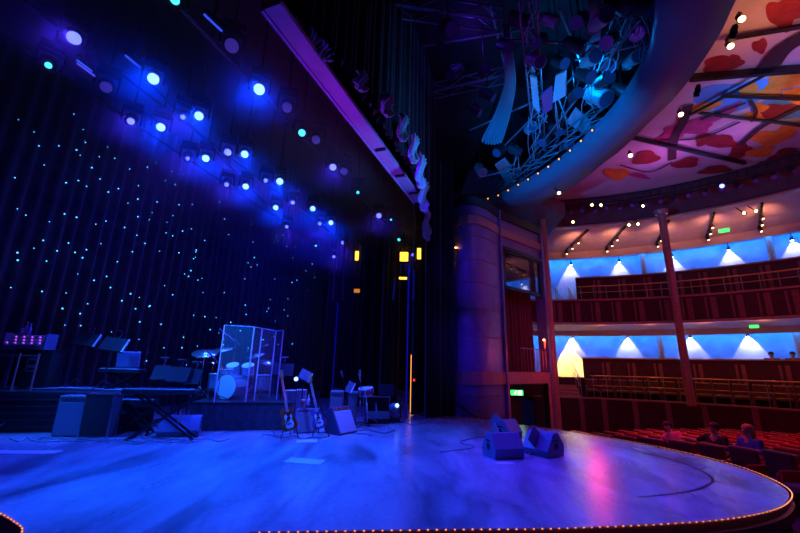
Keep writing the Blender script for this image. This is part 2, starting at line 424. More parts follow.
for (R, z, lab, a0, nn) in ((12.45, .12, 'lower tier', ang_for(592, 12.4, .8), 30), (12.45, 4.0, 'upper balcony', ang_for(582, 12.4, 5), 30)):
    for k in range(nn):
        a = a0-k*.62/R
        if proj(arcpt(R, a, 1))[0] > 850: break
        l = 'brown plush seat on the %s, %s from its stair end' % (lab, ORD[k]); p = arcpt(R, a, z); rz = a+PI/2
        if first: seatb.location = p; seatb.rotation_euler = (0, 0, rz); seatb['label'] = l; seatb['group'] = 'brown seats on the '+lab; first = False
        else: dup(seatb, p, rz, l, 'brown seats on the '+lab)

# ------------------------------------------------------------------ wall washers on the back wall
def washer(a, z, label, group, warm=False, up=False):
    p = arcpt(14.6, a, z); t = thing('wall_washer_lamp', label, 'light', p, a, group)
    MB().cyl((0, 0, .12), (0, 0, -.06), .06, .07, 16).build('housing', M_black, t, True)
    MB().cyl((0, 0, .12), (0, 0, .35), .02, n=8).build('stem', M_black, t)
    MB().cyl((0, 0, -.065), (0, 0, -.075), .055, n=16).build('lens', glow('washer_lens', (1, .85, .8), 25), t)
    c = (1, .45, .05) if warm else (1, .6, .6)
    light('SPOT', arcpt(14.84, a, z+.15), (260 if z < 5 else 200) if not warm else 420, c, arcpt(15.12, a, z-2.6), .03, 62, .12)
for i, px in enumerate([573, 628, 690, 747, 815]):
    washer(ang_for(px, 14.55, 3.2), 3.2, ORD[i]+' washer lamp from the stairs above the lower tier wall, '+('yellow cone' if i == 0 else 'white cone'), 'washers over the lower tier', i == 0)
    a = ang_for(px, 14.6, 1.6)
    if i == 0: light('SPOT', arcpt(14.4, a+.012, 3.25), 2600, (1, .36, .0), arcpt(15.1, a, .9), .03, 50, .2)
for i, px in enumerate([571, 619, 672, 728, 791]):
    washer(ang_for(px, 14.55, 7.4), 7.35, ORD[i]+' ceiling washer from the stairs above the upper balcony wall', 'washers over the upper balcony')
# blue cove tubes along the wall
for (z, nm, es) in ((3.4, 'lower tier', 52), (7.74, 'upper balcony', 58)):
    o = MB().tube([arcpt(14.3, A0+(A1-A0)*i/60, z) for i in range(61)], .03, 6).build('cove_light_tube', glow('blue_cove_glow', (.0, .2, 1), es), smooth=True)
    tag(o, 'long blue light tube along the ceiling edge of the '+nm, 'light')
struct(ring('added_valance', [(14.15, 3.22), (14.15, 3.5), (14.2, 3.5), (14.2, 3.22)], M_plaster)); struct(ring('added_valance', [(14.15, 7.55), (14.15, 8.0), (14.2, 8.0), (14.2, 7.55)], M_plaster))  # strips added to hide the glowing blue tubes from view
# ceiling bars on the upper ceiling
for i, (x0, y0, x1, y1) in enumerate([(588, 228, 566, 262), (625, 226, 606, 260), (669, 228, 656, 258), (714, 218, 706, 252), (762, 210, 758, 243)]):
    a = ang_for(x0, 11.7, 8.4); a2 = ang_for(x1, 13.6, 7.95)
    p, q = arcpt(11.7, a, 8.36), arcpt(13.7, a2, 7.9)
    t = thing('lighting_bar', ORD[i]+' black radial lamp bar from the stairs under the upper balcony ceiling', 'light', p, 0, 'radial lamp bars')
    MB().bar((0, 0, 0), q-p, .09, .09).build('bar', M_black, t)
    for k in range(3):
        c = (q-p)*(.45+.27*k)
        b = MB().cyl(c, c+Vector((0, -.08, -.22)), .07, .09, 10).build('lamp_can', M_black, t)
        MB().cyl(c+Vector((0, -.081, -.222)), c+Vector((0, -.083, -.226)), .05, n=10).build('lens', glow('bar_lens', (1, .55, .25), 6), b)
    light('SPOT', (p+q)/2+Vector((-.3, -.6, -.4)), 60, (1, .33, .2), (p+q)/2+Vector((.3, .8, .6)), .2, 120, 1)
# ring beam lamps
for i, (px, py, c) in enumerate([(559, 193, 0), (573, 222, 0), (592, 205, 0), (601, 205, 0), (629, 225, 0), (638, 224, 0), (643, 206, 0), (722, 186, 1), (744, 213, 0), (756, 211, 0)]):
    z = 8.75; p = OY(px, py, 12.2 if i == 0 else 15.2 if px < 660 else 13.6)
    t = thing('ring_spotlight', ('blue spotlight' if c else ORD[i]+' small warm spotlight from the left')+' on the dark ring beam round the ceiling', 'light', p, 0, None if c else 'warm lamps on the ring beam')
    d = (CAM-p).normalized()
    MB().cyl(-d*.22, -d*.01, .06, .09, 12).build('can', M_black, t, False)
    MB().cyl(-d*.12, -d*.12+Vector((0, .3, .35)), .02, n=6).build('bracket', M_black, t)
    MB().cyl(-d*.008, Vector((0, 0, 0)), .05 if not c else .08, n=12).build('lens', glow('warm_lens', (1, .6, .2), 14) if not c else glow('blue_lens_cool', (.1, .12, 1), 9), t)
# truss fixtures along the ring (dark cluster)
rt = thing('ring_truss', 'dark curved truss of pipes hanging under the painted ceiling edge', 'truss', arcpt(10.4, 1.2, 9.0)); b = arcpt(10.4, 1.2, 9.0)
for rr, zz in ((10.2, 9.15), (10.6, 9.15), (10.4, 9.5)):
    MB().tube([arcpt(rr, math.radians(96)+(math.radians(20)-math.radians(96))*i/50, zz)-b for i in range(51)], .035, 6).build('pipe', M_black, rt, True)
for i in range(44):
    a = math.radians(94-i*1.65); MB().tube([arcpt(10.2, a, 9.15)-b, arcpt(10.4, a-.014, 9.5)-b, arcpt(10.6, a, 9.15)-b], .016, 5).build('brace', M_black, rt)
def par_can(name, label, cat, p, d, m=M_black, r=.12, group=None, lens=None, L=.34):
    t = thing(name, label, cat, p, 0, group); d = Vector(d).normalized(); q = d.to_track_quat('Z', 'X').to_matrix().to_4x4()
    MB().cyl((0, 0, -L/2), (0, 0, L/2), r*.8, r, 14).cyl((0, 0, -L/2-.06), (0, 0, -L/2), r*.45, r*.8, 14).build('housing', m, t, False, xf=q)
    MB().box((r+.02, 0, -.0), (.015, .04, .05)).box((-r-.02, 0, 0), (.015, .04, .05)).tube([(r+.02, 0, 0), (r+.02, 0, -.1), (r*.6, 0, -L*.85), (-r*.6, 0, -L*.85), (-r-.02, 0, -.1), (-r-.02, 0, 0)], .014, 5).build('yoke', m, t, xf=q)
    MB().cyl((0, 0, L/2), (0, 0, L/2+.006), r*.88, n=14).build('lens', lens or M_dim, t, xf=q)
    return t
M_fix = mat('fixture_grey', (.05, .05, .06), .4, .4)
for i in range(24):
    a = math.radians(92-i*2.9); p = arcpt(10.35+.15*(i % 2), a, 8.95)
    par_can('par_can', 'dark ceiling can lamp, %s from the left along the ring truss' % ORD[i], 'light', p, (random.uniform(-.5, .5)-.6*math.cos(a), -.6, -.8), M_fix, .1, 'can lamps on the ring truss', mat('violet_lens_dim', (.2, .1, .4), .2))

# ------------------------------------------------------------------ proscenium wall at the far side of the stage
pw = [(452, 13.4), (455, 12.9), (461, 12.55), (470, 12.4), (480, 12.45), (490, 12.75), (498, 13.2), (503, 13.55)]
PW = []
for px, Y in pw:
    p = OY(px, 330, Y); PW.append(Vector((p.x, p.y, 0)))
p = OY(546, 330, 15.4); PWE = Vector((p.x, p.y, 0))
def zat(px, py, Y): return OY(px, py, Y).z
zt = 7.3
levels = [-1.9, .0, .62, 1.33, 2.45, 3.35, 4.25, 5.05, 5.9, 6.7]
struct(MB().grid([[(p.x, p.y, z) for p in PW] for z in (-1.9, zt)]).build('wall_proscenium', M_prosc, smooth=True))
# horizontal joints on the rounded part
for z in levels[1:]:
    ctr = sum(PW, Vector())/len(PW)
    ps = [(p.x, p.y-.012) for p in PW]
    struct(MB().tube([(x, y, z) for x, y in ps], .014, 5).build('panel_joint_trim', M_pilaster, smooth=True))
def prow(px, Y): p = OY(px, 330, Y); return Vector((p.x, p.y, 0))
J0 = PW[-1]; J1 = PWE; dj = (J1-J0).normalized(); nj = Vector((dj.y, -dj.x, 0))
def jb(m, u0, u1, z0, z1, off0, off1):   # box along the flat part of the wall; off toward the viewer
    Lj = (J1-J0).length
    q = [J0+dj*Lj*u0+nj*off0, J0+dj*Lj*u1+nj*off0, J0+dj*Lj*u1+nj*off1, J0+dj*Lj*u0+nj*off1]
    return m.prism([(p.x, p.y) for p in q], z0, z1)
m = MB(); jb(m, -.02, .0, -1.9, zt, -.3, .12); jb(m, .96, 1.02, -1.9, zt, -.3, .12); jb(m, 0, .97, 5.78, zt, -.3, 0); struct(m.build('wall_box_frame', M_prosc))
m = MB(); jb(m, .0, .96, 5.78, 5.92, -.1, .1); jb(m, 0, .03, 1.32, 5.8, -.1, .1); jb(m, .0, .03, -1.9, .95, -.1, .08); jb(m, .9, .96, -1.9, .95, -.1, .08)
struct(m.build('trim_7', M_black))
def bandz(z0, z1, off, m):
    mm = MB()
    ps = [Vector((p.x, p.y-off, 0)) for p in PW]+[J0+nj*off, J1+nj*off]
    mm.grid([[(p.x, p.y, z) for p in ps] for z in (z0, z1)]); ps2 = [p-Vector((0, -.1, 0)) for p in ps]
    mm.grid([[(p.x, p.y, z1) for p in ps], [(p.x, p.y+.15, z1) for p in ps]]); mm.grid([[(p.x, p.y, z0) for p in ps], [(p.x, p.y+.15, z0) for p in ps]])
    return mm.build('trim_8', m)
struct(bandz(.95, 1.35, .1, M_proscband)); struct(bandz(6.3, 6.6, .08, M_proscband)); struct(bandz(7.0, 7.3, .12, M_black)); struct(bandz(4.2, 4.5, .04, M_prosc)) if False else None
# recess behind box opening
m = MB(); jb(m, 0, 1, 1.3, 1.36, -1.3, 0); jb(m, 0, 1, .9, .98, -1.3, 0); jb(m, 0, 1, 5.8, 5.9, -1.3, 0); jb(m, 0, 1, -1.9, 6, -1.4, -1.3); struct(m.build('wall_box_recess', mat('box_recess_paint', (.05, .015, .03), .7)))
# glazed control booth window (upper half of the box)
w = MB(); jb(w, .03, .95, 4.3, 4.42, -.06, .06); jb(w, .03, .95, 5.7, 5.8, -.06, .06); jb(w, .03, .08, 4.3, 5.8, -.06, .06); jb(w, .9, .95, 4.3, 5.8, -.06, .06)
wf = struct(w.build('window_1', M_black))
g = MB(); jb(g, .08, .9, 4.42, 5.7, -.01, .01); g.build('pane', mat('booth_glass', (.02, .02, .04), .05, .0, coat=1), wf)
# red curtain inside the box
def folds(a, b, z0, z1, n, amp, seed=1, per=10, taper=0):
    rd = random.Random(seed); a, b = Vector(a), Vector(b); d = (b-a).normalized(); nn = Vector((-d.y, d.x, 0)); rows = []
    N = n*per; ph = [rd.uniform(0, 6) for _ in range(4)]
    top, bot = [], []
    for i in range(N+1):
        t = i/N; s = math.sin(2*PI*n*t+1.2*math.sin(5*t+ph[0])+.8*math.sin(17*t+ph[1])); s2 = math.sin(2*PI*n*.37*t+ph[2])
        p = a.lerp(b, t); o1 = nn*(amp*(s+.5*s2)); o2 = nn*(amp*(1.15*s+.6*s2))
        top.append((p.x+o1.x, p.y+o1.y, z1)); bot.append((p.x+o2.x, p.y+o2.y, z0))
    mid = [tuple((Vector(u)*.5+Vector(v)*.5)) for u, v in zip(top, bot)]
    return MB().grid([bot, mid, top])
Lj = (J1-J0)
t = folds(J0+Lj*.06-nj*.5, J0+Lj*.95-nj*.5, 1.36, 5.0, 14, .05, 3).build('box_curtain', mat('maroon_velvet', (.12, .015, .03), .85, sheen=.3), smooth=True)
tag(t, 'maroon pleated curtain hanging inside the box opening under the dark window', 'curtain')
t = thing('box_rail', 'thin metal rail of upright bars across the box opening in the proscenium wall', 'railing', J0+Vector((0, 0, 1.36)))
b = J0+Vector((0, 0, 1.36))
MB().tube([J0+Lj*.35+nj*.0+Vector((0, 0, 2.2))-b, J0+Lj*.95+Vector((0, 0, 2.2))-b], .02).build('handrail', M_steel, t)
for k in range(9):
    q = J0+Lj*(.36+.073*k); MB().cyl(q+Vector((0, 0, 1.36))-b, q+Vector((0, 0, 2.2))-b, .012, n=6).build('post', M_steel, t)
# stage-level doorway and exit sign
m = MB(); jb(m, .0, .04, -1.9, .95, -.05, .1); jb(m, .9, .96, -1.9, .95, -.05, .1); struct(m.build('door_1', M_copper))
def exit_sign(p, rz, label, s=1):
    t = thing('exit_sign', label, 'sign', p, rz)
    MB().box((0, 0, 0), (.42*s, .05, .17*s)).build('sign_box', glow('exit_green', (.05, 1, .12), 2.4), t)
    f = MB().box((.09*s, -.028, 0), (.12*s, .004, .13*s)); f.ball((-.04*s, -.028, .05*s), (.02*s, .003, .02*s)); f.bar((-.05*s, -.028, .03*s), (-.07*s, -.028, -.015*s), .03*s, .004); f.bar((-.07*s, -.028, -.01*s), (-.03*s, -.028, -.06*s), .015*s, .004); f.bar((-.07*s, -.028, -.01*s), (-.12*s, -.028, -.05*s), .015*s, .004)
    f.build('running_figure', glow('exit_white', (.7, 1, .6), 4), t)
q = J0+Lj*.28+nj*.05
p = OY(516, 392.5, q.y); exit_sign((p.x, p.y-.1, p.z), 0, 'green running figure exit sign over the doorway beside the stage')
a = ang_for(724, 12.6, 8); exit_sign(OY(724, 230.5, 14.3), a+PI/2, 'green exit sign hanging under the upper balcony ceiling', .8)
exit_sign(OY(754, 326.5, 13.6), a+PI/2, 'green exit sign under the balcony edge above the lower tier', .6)
for px, py, Y in ((545, 341, 14.9), (545.5, 257, 14.9)):
    pass
# handrail sloping on the lower proscenium wall
o = MB().tube([OY(456, 403, 12.3), OY(477, 418, 12.1)], .03, 6).build('sloping_handrail', M_black, smooth=True); tag(o, 'dark sloping handrail fixed low on the rounded proscenium wall', 'railing')
# sconce lamps on the far proscenium
def sconce(px, py, Y, label):
    p = OY(px, py, Y); t = thing('wall_sconce', label, 'light', p)
    MB().cyl((0, 0, -.28), (0, 0, 0), .04, .09, 10).build('shade', M_brass, t); MB().box((0, .06, -.1), (.05, .12, .05)).build('bracket', M_black, t)
    MB().ball((0, 0, .03), .05, 8, 5).build('bulb', glow('sconce_glow', (1, .45, .1), 9), t)
sconce(456, 249, 12.6, 'brass flared sconce at the left edge of the purple rounded wall')
sconce(444, 263, 13.4, 'small brass sconce just left of the rounded wall edge')
sconce(544, 341, 14.9, 'small amber lamp halfway up the column beside the balconies')
# ------------------------------------------------------------------ soffit round the apron opening
inner = [OZ(x, y, 8.0) for x, y in [(680, -60), (660, 0), (656, 35), (650, 62), (628, 100), (600, 133), (572, 158), (545, 177), (520, 191), (495, 203), (470, 207)]]
outer = [OZ(x, y, 8.0) for x, y in [(770, -60), (736, 0), (722, 30), (702, 62), (677, 95), (650, 122), (623, 148), (600, 166), (580, 182), (558, 196), (540, 204)]]
ic, oc = smooth_curve(inner, 5), smooth_curve(outer, 5)
m = MB()
m.grid([[(p.x, p.y, 8.35) for p in ic], [(p.x, p.y, 8.0) for p in ic], [(p.x, p.y, 7.98) for p in [a_.lerp(b_, .5) for a_, b_ in zip(ic, oc)]], [(p.x, p.y, 8.0) for p in oc], [(p.x+.05, p.y+.03, 8.12) for p in oc]])
struct(m.build('ceiling_soffit', M_soffit, smooth=True))
m = MB(); m.grid([[(p.x+.06, p.y+.05, 8.1) for p in oc], [(p.x+.8, p.y+.7, 9.9) for p in oc]]); struct(m.build('ceiling_upstand', M_ring, smooth=True))
# filler between soffit, proscenium wall and ring beam
m = MB()
e = [OZ(470, 207, 8.0), OZ(540, 204, 8.0)]
m.prism([(ic[-1].x-.9, ic[-1].y), (ic[-1].x-1.0, 17.5), (7.6, 19.5), (7.2, 15.5), (oc[-1].x, oc[-1].y), (ic[-1].x, ic[-1].y)], 8.02, 8.6)
struct(m.build('ceiling_bulkhead', M_ring))
# orange marquee lamps along inner rim
k = 0
for i in range(26, len(ic)-3, 2):
    p = ic[i]; t = thing('rim_lamp', 'small orange lamp on the soffit rim, %s counted from its upper right' % ORD[k], 'light', (p.x-.03, p.y-.02, 8.22), 0, 'orange lamps on the soffit rim'); k += 1
    MB().cyl((0, 0, .06), (-.05, -.06, 0), .03, .045, 8).build('holder', M_black, t); MB().ball((-.055, -.066, -.008), .028, 8, 5).build('bulb', glow('rim_orange', (1, .3, .03), 3), t)
# lamp pairs on outer edge
for i, (px, py, big) in enumerate([(740, 18, 1), (733, 34, 0), (729, 45, 1), (697, 92, 0), (680, 113, 1), (630, 154, 1)]):
    p = OZ(px, py, 8.15)
    t = par_can('spotlight', '%s spotlight down the outer edge of the blue soffit, %s' % (ORD[i], 'glowing warm white' if big else 'unlit black'), 'light', p, (-.25 if big else 0, -.5 if big else .4, -.8), M_black, .065, None, glow('white_hot_lens', (1, .6, .25), 14) if big else M_hole, .2)

# ------------------------------------------------------------------ painted ceiling
ZM = 9.85
cols = [mat('mural_ground', (.62, .55, .62), .8, noise=.12, scale=1.2), mat('mural_red', (.3, .02, .03), .8, noise=.3, scale=3), mat('mural_orange', (.85, .3, .03), .8, noise=.2, scale=3), mat('mural_dark', (.05, .02, .03), .8), mat('mural_magenta', (.45, .05, .2), .8, noise=.3, scale=3), mat('mural_blue_and_lamplight', (.1, .35, .8), .8, noise=.2, scale=2)]  # last colour serves blue motifs and blue lamp light painted on the ground
m = MB(); poly = []
for i in range(41):
    a = math.radians(-35)+(math.radians(97)-math.radians(-35))*i/40; p = arcpt(11.6, a); poly.append((p.x, p.y))
poly += [(7.0, 14.5), (7.0, 11), (6.7, 4), (6.5, 0)]
m._add([(x, y, ZM) for x, y in poly], [tuple(range(len(poly)))], 0)
mk = 0
def blob(px, py, rx, ry, ang, c, sharp=1., wob=.15, seed=0):
    global mk
    rd = random.Random(seed+px*3+py); ph = rd.uniform(0, 6); mk += 1; pts = []
    for i in range(28):
        t = 2*PI*i/28; r = 1+wob*math.sin(3*t+ph)+.5*wob*math.sin(5*t+ph*2)
        x = rx*math.cos(t)*r; y = ry*math.copysign(abs(math.sin(t))**sharp, math.sin(t))*r
        q = OZ(px+x*math.cos(ang)-y*math.sin(ang), py+x*math.sin(ang)+y*math.cos(ang), ZM-.004-.0015*mk); pts.append(q)
    m._add(pts, [tuple(range(28))], c)
for b in [(735, 95, 42, 14, -.15, 5), (785, 105, 30, 16, -.1, 5),  # these two blobs paint in the blue lamp light
          (782, 14, 15, 16, -.4, 1), (800, 5, 18, 14, 0, 1), (760, 46, 8, 7, -.6, 1), (722, 64, 20, 8, -.1, 1), (735, 60, 8, 5, .2, 1),
          (705, 107, 16, 4.5, -.25, 2), (749, 90, 10, 7, -.2, 2), (770, 92, 14, 8, -.4, 2), (788, 80, 20, 7, -.1, 2), (795, 96, 12, 8, .3, 2), (753, 117, 12, 5, 0, 2), (777, 111, 18, 7, -.15, 1), (760, 108, 8, 5, -.15, 2), (772, 137, 22, 7, -.1, 2), (790, 128, 12, 6, -.4, 2),
          (702, 122, 34, 5, -.35, 4), (690, 128, 24, 6, -.1, 4), (670, 136, 14, 5, -.3, 4), (722, 112, 20, 3, -.5, 4),
          (705, 139, 11, 6, -.3, 1), (722, 142, 14, 6.5, -.05, 1), (740, 151, 12, 7, -.4, 1), (760, 152, 14, 5, -.2, 2), (785, 156, 16, 7, -.2, 1), (765, 165, 14, 4, -.2, 1),
          (646, 158, 13, 6.5, -.15, 1), (617, 174, 12, 6, .05, 2), (686, 163, 14, 5, -.2, 1), (715, 170, 16, 4, -.1, 1), (640, 176, 10, 2.5, .2, 4),
          (835, 60, 16, 9, .2, 1), (850, 100, 22, 8, -.2, 2), (870, 130, 18, 8, .1, 1), (880, 40, 20, 10, -.3, 2), (830, 140, 18, 6, 0, 2), (910, 90, 22, 9, .2, 1), (925, 140, 18, 6, -.2, 4), (850, 160, 16, 5, 0, 1), (940, 40, 20, 9, .3, 5)]:
    blob(*b)
def stroke(pts, w, c):
    global mk
    mk += 1; z = ZM-.004-.0015*mk; q = [OZ(x, y, z) for x, y in pts]; q = smooth_curve(q, 5); rows = []
    L = offset(q, w/2); R_ = offset(q, -w/2); m.grid([L, R_], c)
stroke([(769, 68), (778, 55), (790, 45), (806, 37)], .5, 3)
stroke([(672, 160), (674, 140), (684, 120), (688, 105)], .28, 3)
stroke([(740, 145), (760, 128), (785, 115), (806, 105)], .22, 3)
stroke([(700, 120), (740, 105), (744, 104)], .12, 3)
stroke([(750, 100), (756, 112), (752, 122)], .1, 3)
stroke([(620, 165), (650, 172), (672, 162)], .08, 3)
stroke([(660, 140), (700, 138), (740, 122)], .1, 3)
struct(m.build('ceiling', cols))
# ribs under the mural
for i, (x0, y0, x1, y1, w) in enumerate([(690, 78, 815, 68, .2), (630, 137, 745, 163, .12), (726, 39, 815, 24, .07), (690, 115, 765, 75, .03), (722, 96, 800, 99, .04), (700, 113, 806, 126, .04)]):
    p, q = OZ(x0, y0, ZM-.14), OZ(x1, y1, ZM-.14)
    if x1 > 795: q = q+(q-p)*.55
    struct(MB().bar(p, q, w, .12).build('ceiling_rib', M_black))
# clean dark ring between mural and beam already made (truss)

# ------------------------------------------------------------------ tech opening over the apron
mb = MB(); mb.grid([[(-1.5, -3, 11.5), (9, -3, 11.5)], [(1, 18, 11.5), (9, 18, 11.5)]]); struct(mb.build('ceiling_grid_void', M_blkceil))
techobs = []
def truss(name, label, a, b, w=.3, m=M_steel, n=None, group=None):
    a, b = Vector(a), Vector(b); t = thing(name, label, 'truss', a, 0, group); d = b-a; u = d.normalized(); s = u.cross(Vector((0, 0, 1))).normalized()*w/2; h = Vector((0, 0, w/2))
    if n is None: n = max(4, int(d.length/.45))
    for k in (s+h, s-h, -s+h, -s-h): MB().cyl(k, d+k, .022, n=8).build('chord', m, t)
    br = MB()
    for i in range(n):
        p, q = d*i/n, d*(i+1)/n
        for (x, y) in ((s+h, s-h), (-s+h, -s-h), (s-h, -s-h), (s+h, -s+h)):
            if i % 2: x, y = y, x
            br.tube([p+x, q+y], .012, 5)
    br.build('lattice', m, t)
    return t
M_truss = mat('dull_steel', (.22, .22, .26), .45, .6)
truss('lighting_truss', 'long lattice truss crossing the dark apron void, upper left', OZ(395, 5, 9.5), OZ(500, 20, 9.5), .35, M_truss)
truss('lighting_truss', 'short lattice truss low in the dark apron void, near the header', OZ(430, 92, 9.6), OZ(505, 75, 9.6), .3, M_truss)
truss('lighting_truss', 'dark vertical looking truss near the middle of the apron void', OZ(528, 5, 9), OZ(540, 150, 9), .35, M_truss)
truss('lighting_truss', 'truss running along the soffit rim over the apron void', OZ(500, 190, 8.7), OZ(600, 112, 8.7), .3, M_truss)
truss('lighting_truss', 'truss behind the fixtures at the upper right of the apron void', OZ(590, 100, 9.2), OZ(630, 0, 9.2), .3, M_truss)
for i, (x0, y0, x1, y1, z) in enumerate([(470, 130, 560, 90, 9.2), (400, 50, 520, 30, 10), (575, 60, 640, 45, 8.8), (500, 150, 590, 60, 8.9), (560, 10, 600, 110, 9.4), (490, 5, 510, 90, 9.6), (440, 10, 470, 120, 10.2), (520, 170, 640, 20, 8.6), (510, 40, 600, 45, 9.0), (470, 180, 550, 160, 8.7), (610, 0, 560, 130, 10)]):
    o = MB().cyl(OZ(x0, y0, z), OZ(x1, y1, z), .028, n=8).build('hanging_pipe', M_truss); tag(o, '%s dark pipe of the grid over the apron, counted at random heights' % ORD[i] if False else 'dark grid pipe over the apron, %s of the eleven' % ORD[i], 'pipe', 'grid pipes over the apron')
# masking panels / reflectors in the void
M_pl = mat('grey_flap', (.35, .38, .42), .6)
M_plm = mat('plum_flap', (.3, .06, .2), .6)
for i, (pts, mm, lb) in enumerate([
    ([(530, 75), (537, 78), (540, 112), (533, 106)], M_pl, 'tall narrow grey flap left of the plum one'),
    ([(541, 95), (552, 86), (552, 108), (543, 114)], M_plm, 'plum coloured flap in the middle of the apron void'),
    ([(556, 75), (566, 70), (566, 95), (553, 102)], M_pl, 'grey flap right of the plum one'),
    ([(576, 108), (597, 126), (585, 134), (566, 122)], M_pl, 'large pale blue lit box flap near the soffit rim'),
    ([(588, 2), (602, 0), (600, 50), (585, 56)], mat('grey_wall_flap', (.2, .22, .26), .6), 'tall flat at the upper right of the apron void'),
    ([(495, 165), (505, 158), (512, 166), (503, 178)], M_pl, 'bright small flap at the lower left of the soffit'),
    ([(504, 176), (514, 172), (516, 186), (507, 190)], M_pl, 'second bright flap against the soffit tip')]):
    z = 8.5+.1*i; q = [OZ(x, y, z+random.uniform(0, .25)) for x, y in pts]
    c = sum(q, Vector())/4; nn = (q[1]-q[0]).cross(q[2]-q[0]).normalized()*.03
    o = MB()._add([v-nn for v in q]+[v+nn for v in q], [(3,2,1,0),(4,5,6,7),(0,1,5,4),(1,2,6,5),(2,3,7,6),(3,0,4,7)]).build('barn_door_flap', mm); tag(o, lb, 'flap')
# fixtures scattered through the void
fx = [(598, 96, 1.6, 1), (612, 62, 1.3, 1), (604, 80, 1.2, 0), (622, 90, 1.1, 0), (585, 75, 1.1, 0), (640, 30, 1.2, 0), (632, 60, 1.1, 1), (575, 45, 1.1, 0), (560, 62, 1, 0), (545, 140, 1, 0), (530, 128, 1.1, 1), (515, 150, 1.1, 0), (556, 130, 1, 0), (500, 150, 1.1, 0), (568, 145, .9, 1), (520, 20, 1.1, 0), (505, 45, 1, 0), (540, 40, .9, 0), (484, 70, 1, 0), (488, 95, .9, 0), (448, 28, 1.2, 0), (455, 72, 1.1, 0), (440, 50, .9, 0), (475, 110, .9, 0), (480, 170, 1.2, 1), (493, 182, .9, 0), (600, 20, 1.2, 1), (620, 5, 1.2, 0), (645, 8, 1.1, 0), (580, 20, 1, 0), (575, 95, 1, 0), (550, 20, .9, 1), (535, 60, 1.1, 1), (610, 40, 1.1, 0), (590, 60, 1.2, 1)]
M_fixb = mat('fixture_light_grey', (.3, .32, .36), .45, .3)
M_dirs = [(.3, -.6, -.8), (-.6, -.3, -.7), (0, -.9, -.4), (.7, -.2, -.6)]
for i, (px, py, s, br) in enumerate(fx):
    p = OZ(px, py, 8.55+random.uniform(0, .5))
    near = 'upper' if py < 60 else 'middle' if py < 120 else 'lower'
    t = par_can('stage_light', '%s of the spotlights hung over the apron, %s part, %s' % (ORD[i], near, 'pale housing' if br else 'dark housing'), 'light', p, M_dirs[i % 4], M_fixb if br else M_fix, .15*s, 'spotlights over the apron', None, .42*s)
    # safety cable and clamp reach up to the pipe
    MB().cyl((0, 0, .1), (0, 0, 11.4-p.z), .012, n=6).build('drop_rod', M_black, t)
# cable bundles
rd = random.Random(4)
for i, (px, py) in enumerate([(528, 20), (533, 60), (540, 110), (536, 140), (512, 155), (590, 90), (610, 55), (644, 40), (636, 20), (560, 110)]):
    m = MB()
    for k in range(5):
        a = OZ(px+rd.uniform(-8, 8), py+rd.uniform(-25, 5), 8.9); b_ = OZ(px+rd.uniform(-8, 8), py+rd.uniform(5, 28), 8.8); c = a.lerp(b_, .5)+Vector((rd.uniform(-.15, .15), rd.uniform(-.1, .1), -rd.uniform(.1, .35)))
        m.tube(smooth_curve([a, c, b_], 6), .014, 5)
    o = m.build('cable_bundle', mat('grey_cable', (.25, .3, .33), .5), smooth=True); tag(o, 'looping grey cables in the apron void, bundle %s' % ['by the upper centre truss', 'under the upper centre truss', 'beside the plum flap', 'below the plum flap', 'at the lower left', 'by the large box flap', 'beside the right pale lamp', 'on the right soffit rim', 'at the top right', 'right of centre'][i], 'cable', kind='stuff')
# swept drape legs hanging in the void
def hang(px0, py0, px1, py1, z0, drop, n, amp, name, label, mm, seed=1):
    a, b = OZ(px0, py0, z0+drop), OZ(px1, py1, z0+drop)
    o = folds(a, b, z0, z0+drop, n, amp, seed).build(name, mm, smooth=True, solid=.01); tag(o, label, 'drape'); return o
rw = []
for (xa, xb, y, z) in ((503, 509, 25, 9.4), (505, 512, 55, 9.2), (504, 515, 85, 8.95), (496, 511, 112, 8.7), (482, 503, 140, 8.4)):
    row = []
    for i in range(61):
        t = i/60; row.append(OZ(xa+(xb-xa)*t, y+3*math.sin(t*PI), z)+Vector((0, .1*math.sin(t*2*PI*7), .05*math.cos(t*2*PI*7))))
    rw.append(row)
rw = [list(c) for c in zip(*[smooth_curve(list(c), 5) for c in zip(*rw)])]
o = MB().grid(rw).build('swept_drape', mat('dusky_drape', (.08, .12, .15), .8, sheen=.3), smooth=True, solid=.01); tag(o, 'dusky blue gathered drape sweeping down the left of the apron void', 'drape')

# ------------------------------------------------------------------ proscenium header with swags
h0, h1 = OZ(262, 10, 5.8), OZ(414, 203, 5.8)
hd = (h1-h0).normalized(); hn = Vector((hd.y, -hd.x, 0))
L = (h1-h0).length
t = thing('proscenium_header', 'long purple lit header board running overhead from front to back of the stage mouth', 'header', h0, math.atan2(hd.y, hd.x))
MB().box((L/2, -.14, .04), (L, .28, .08)).build('underside_board', M_header, t, bevel=.01)
MB().box((L/2, -.0, .18), (L, .05, .4)).build('fascia', M_header, t)
for k in (.55, .74, .9): MB().box((L*k, -.18, -.02), (.05, .22, .05)).build('bracket', M_black, t)
MB().tube([(0, -.01, -.015), (L, -.01, -.015)], .012).build('edge_bead', mat('blue_bead', (.3, .35, .8), .4), t)
# black borders above the header (masking)
B0 = h0-hd*6+hn*.42; B1 = h1+hn*.42+hd*.4
o = folds(B0, B1, 6.0, 11.5, 60, .06, 5, 8).build('black_border', M_cloth, smooth=True); tag(o, 'black pleated border drape hanging above the purple header', 'drape')
o = folds(h0-hd*6-hn*.02+Vector((0,0,0)), h1-hn*.02, 6.2, 9.4, 50, .03, 6, 6).build('black_border', M_cloth, smooth=True); tag(o, 'black border drape on the stage side of the purple header', 'drape')
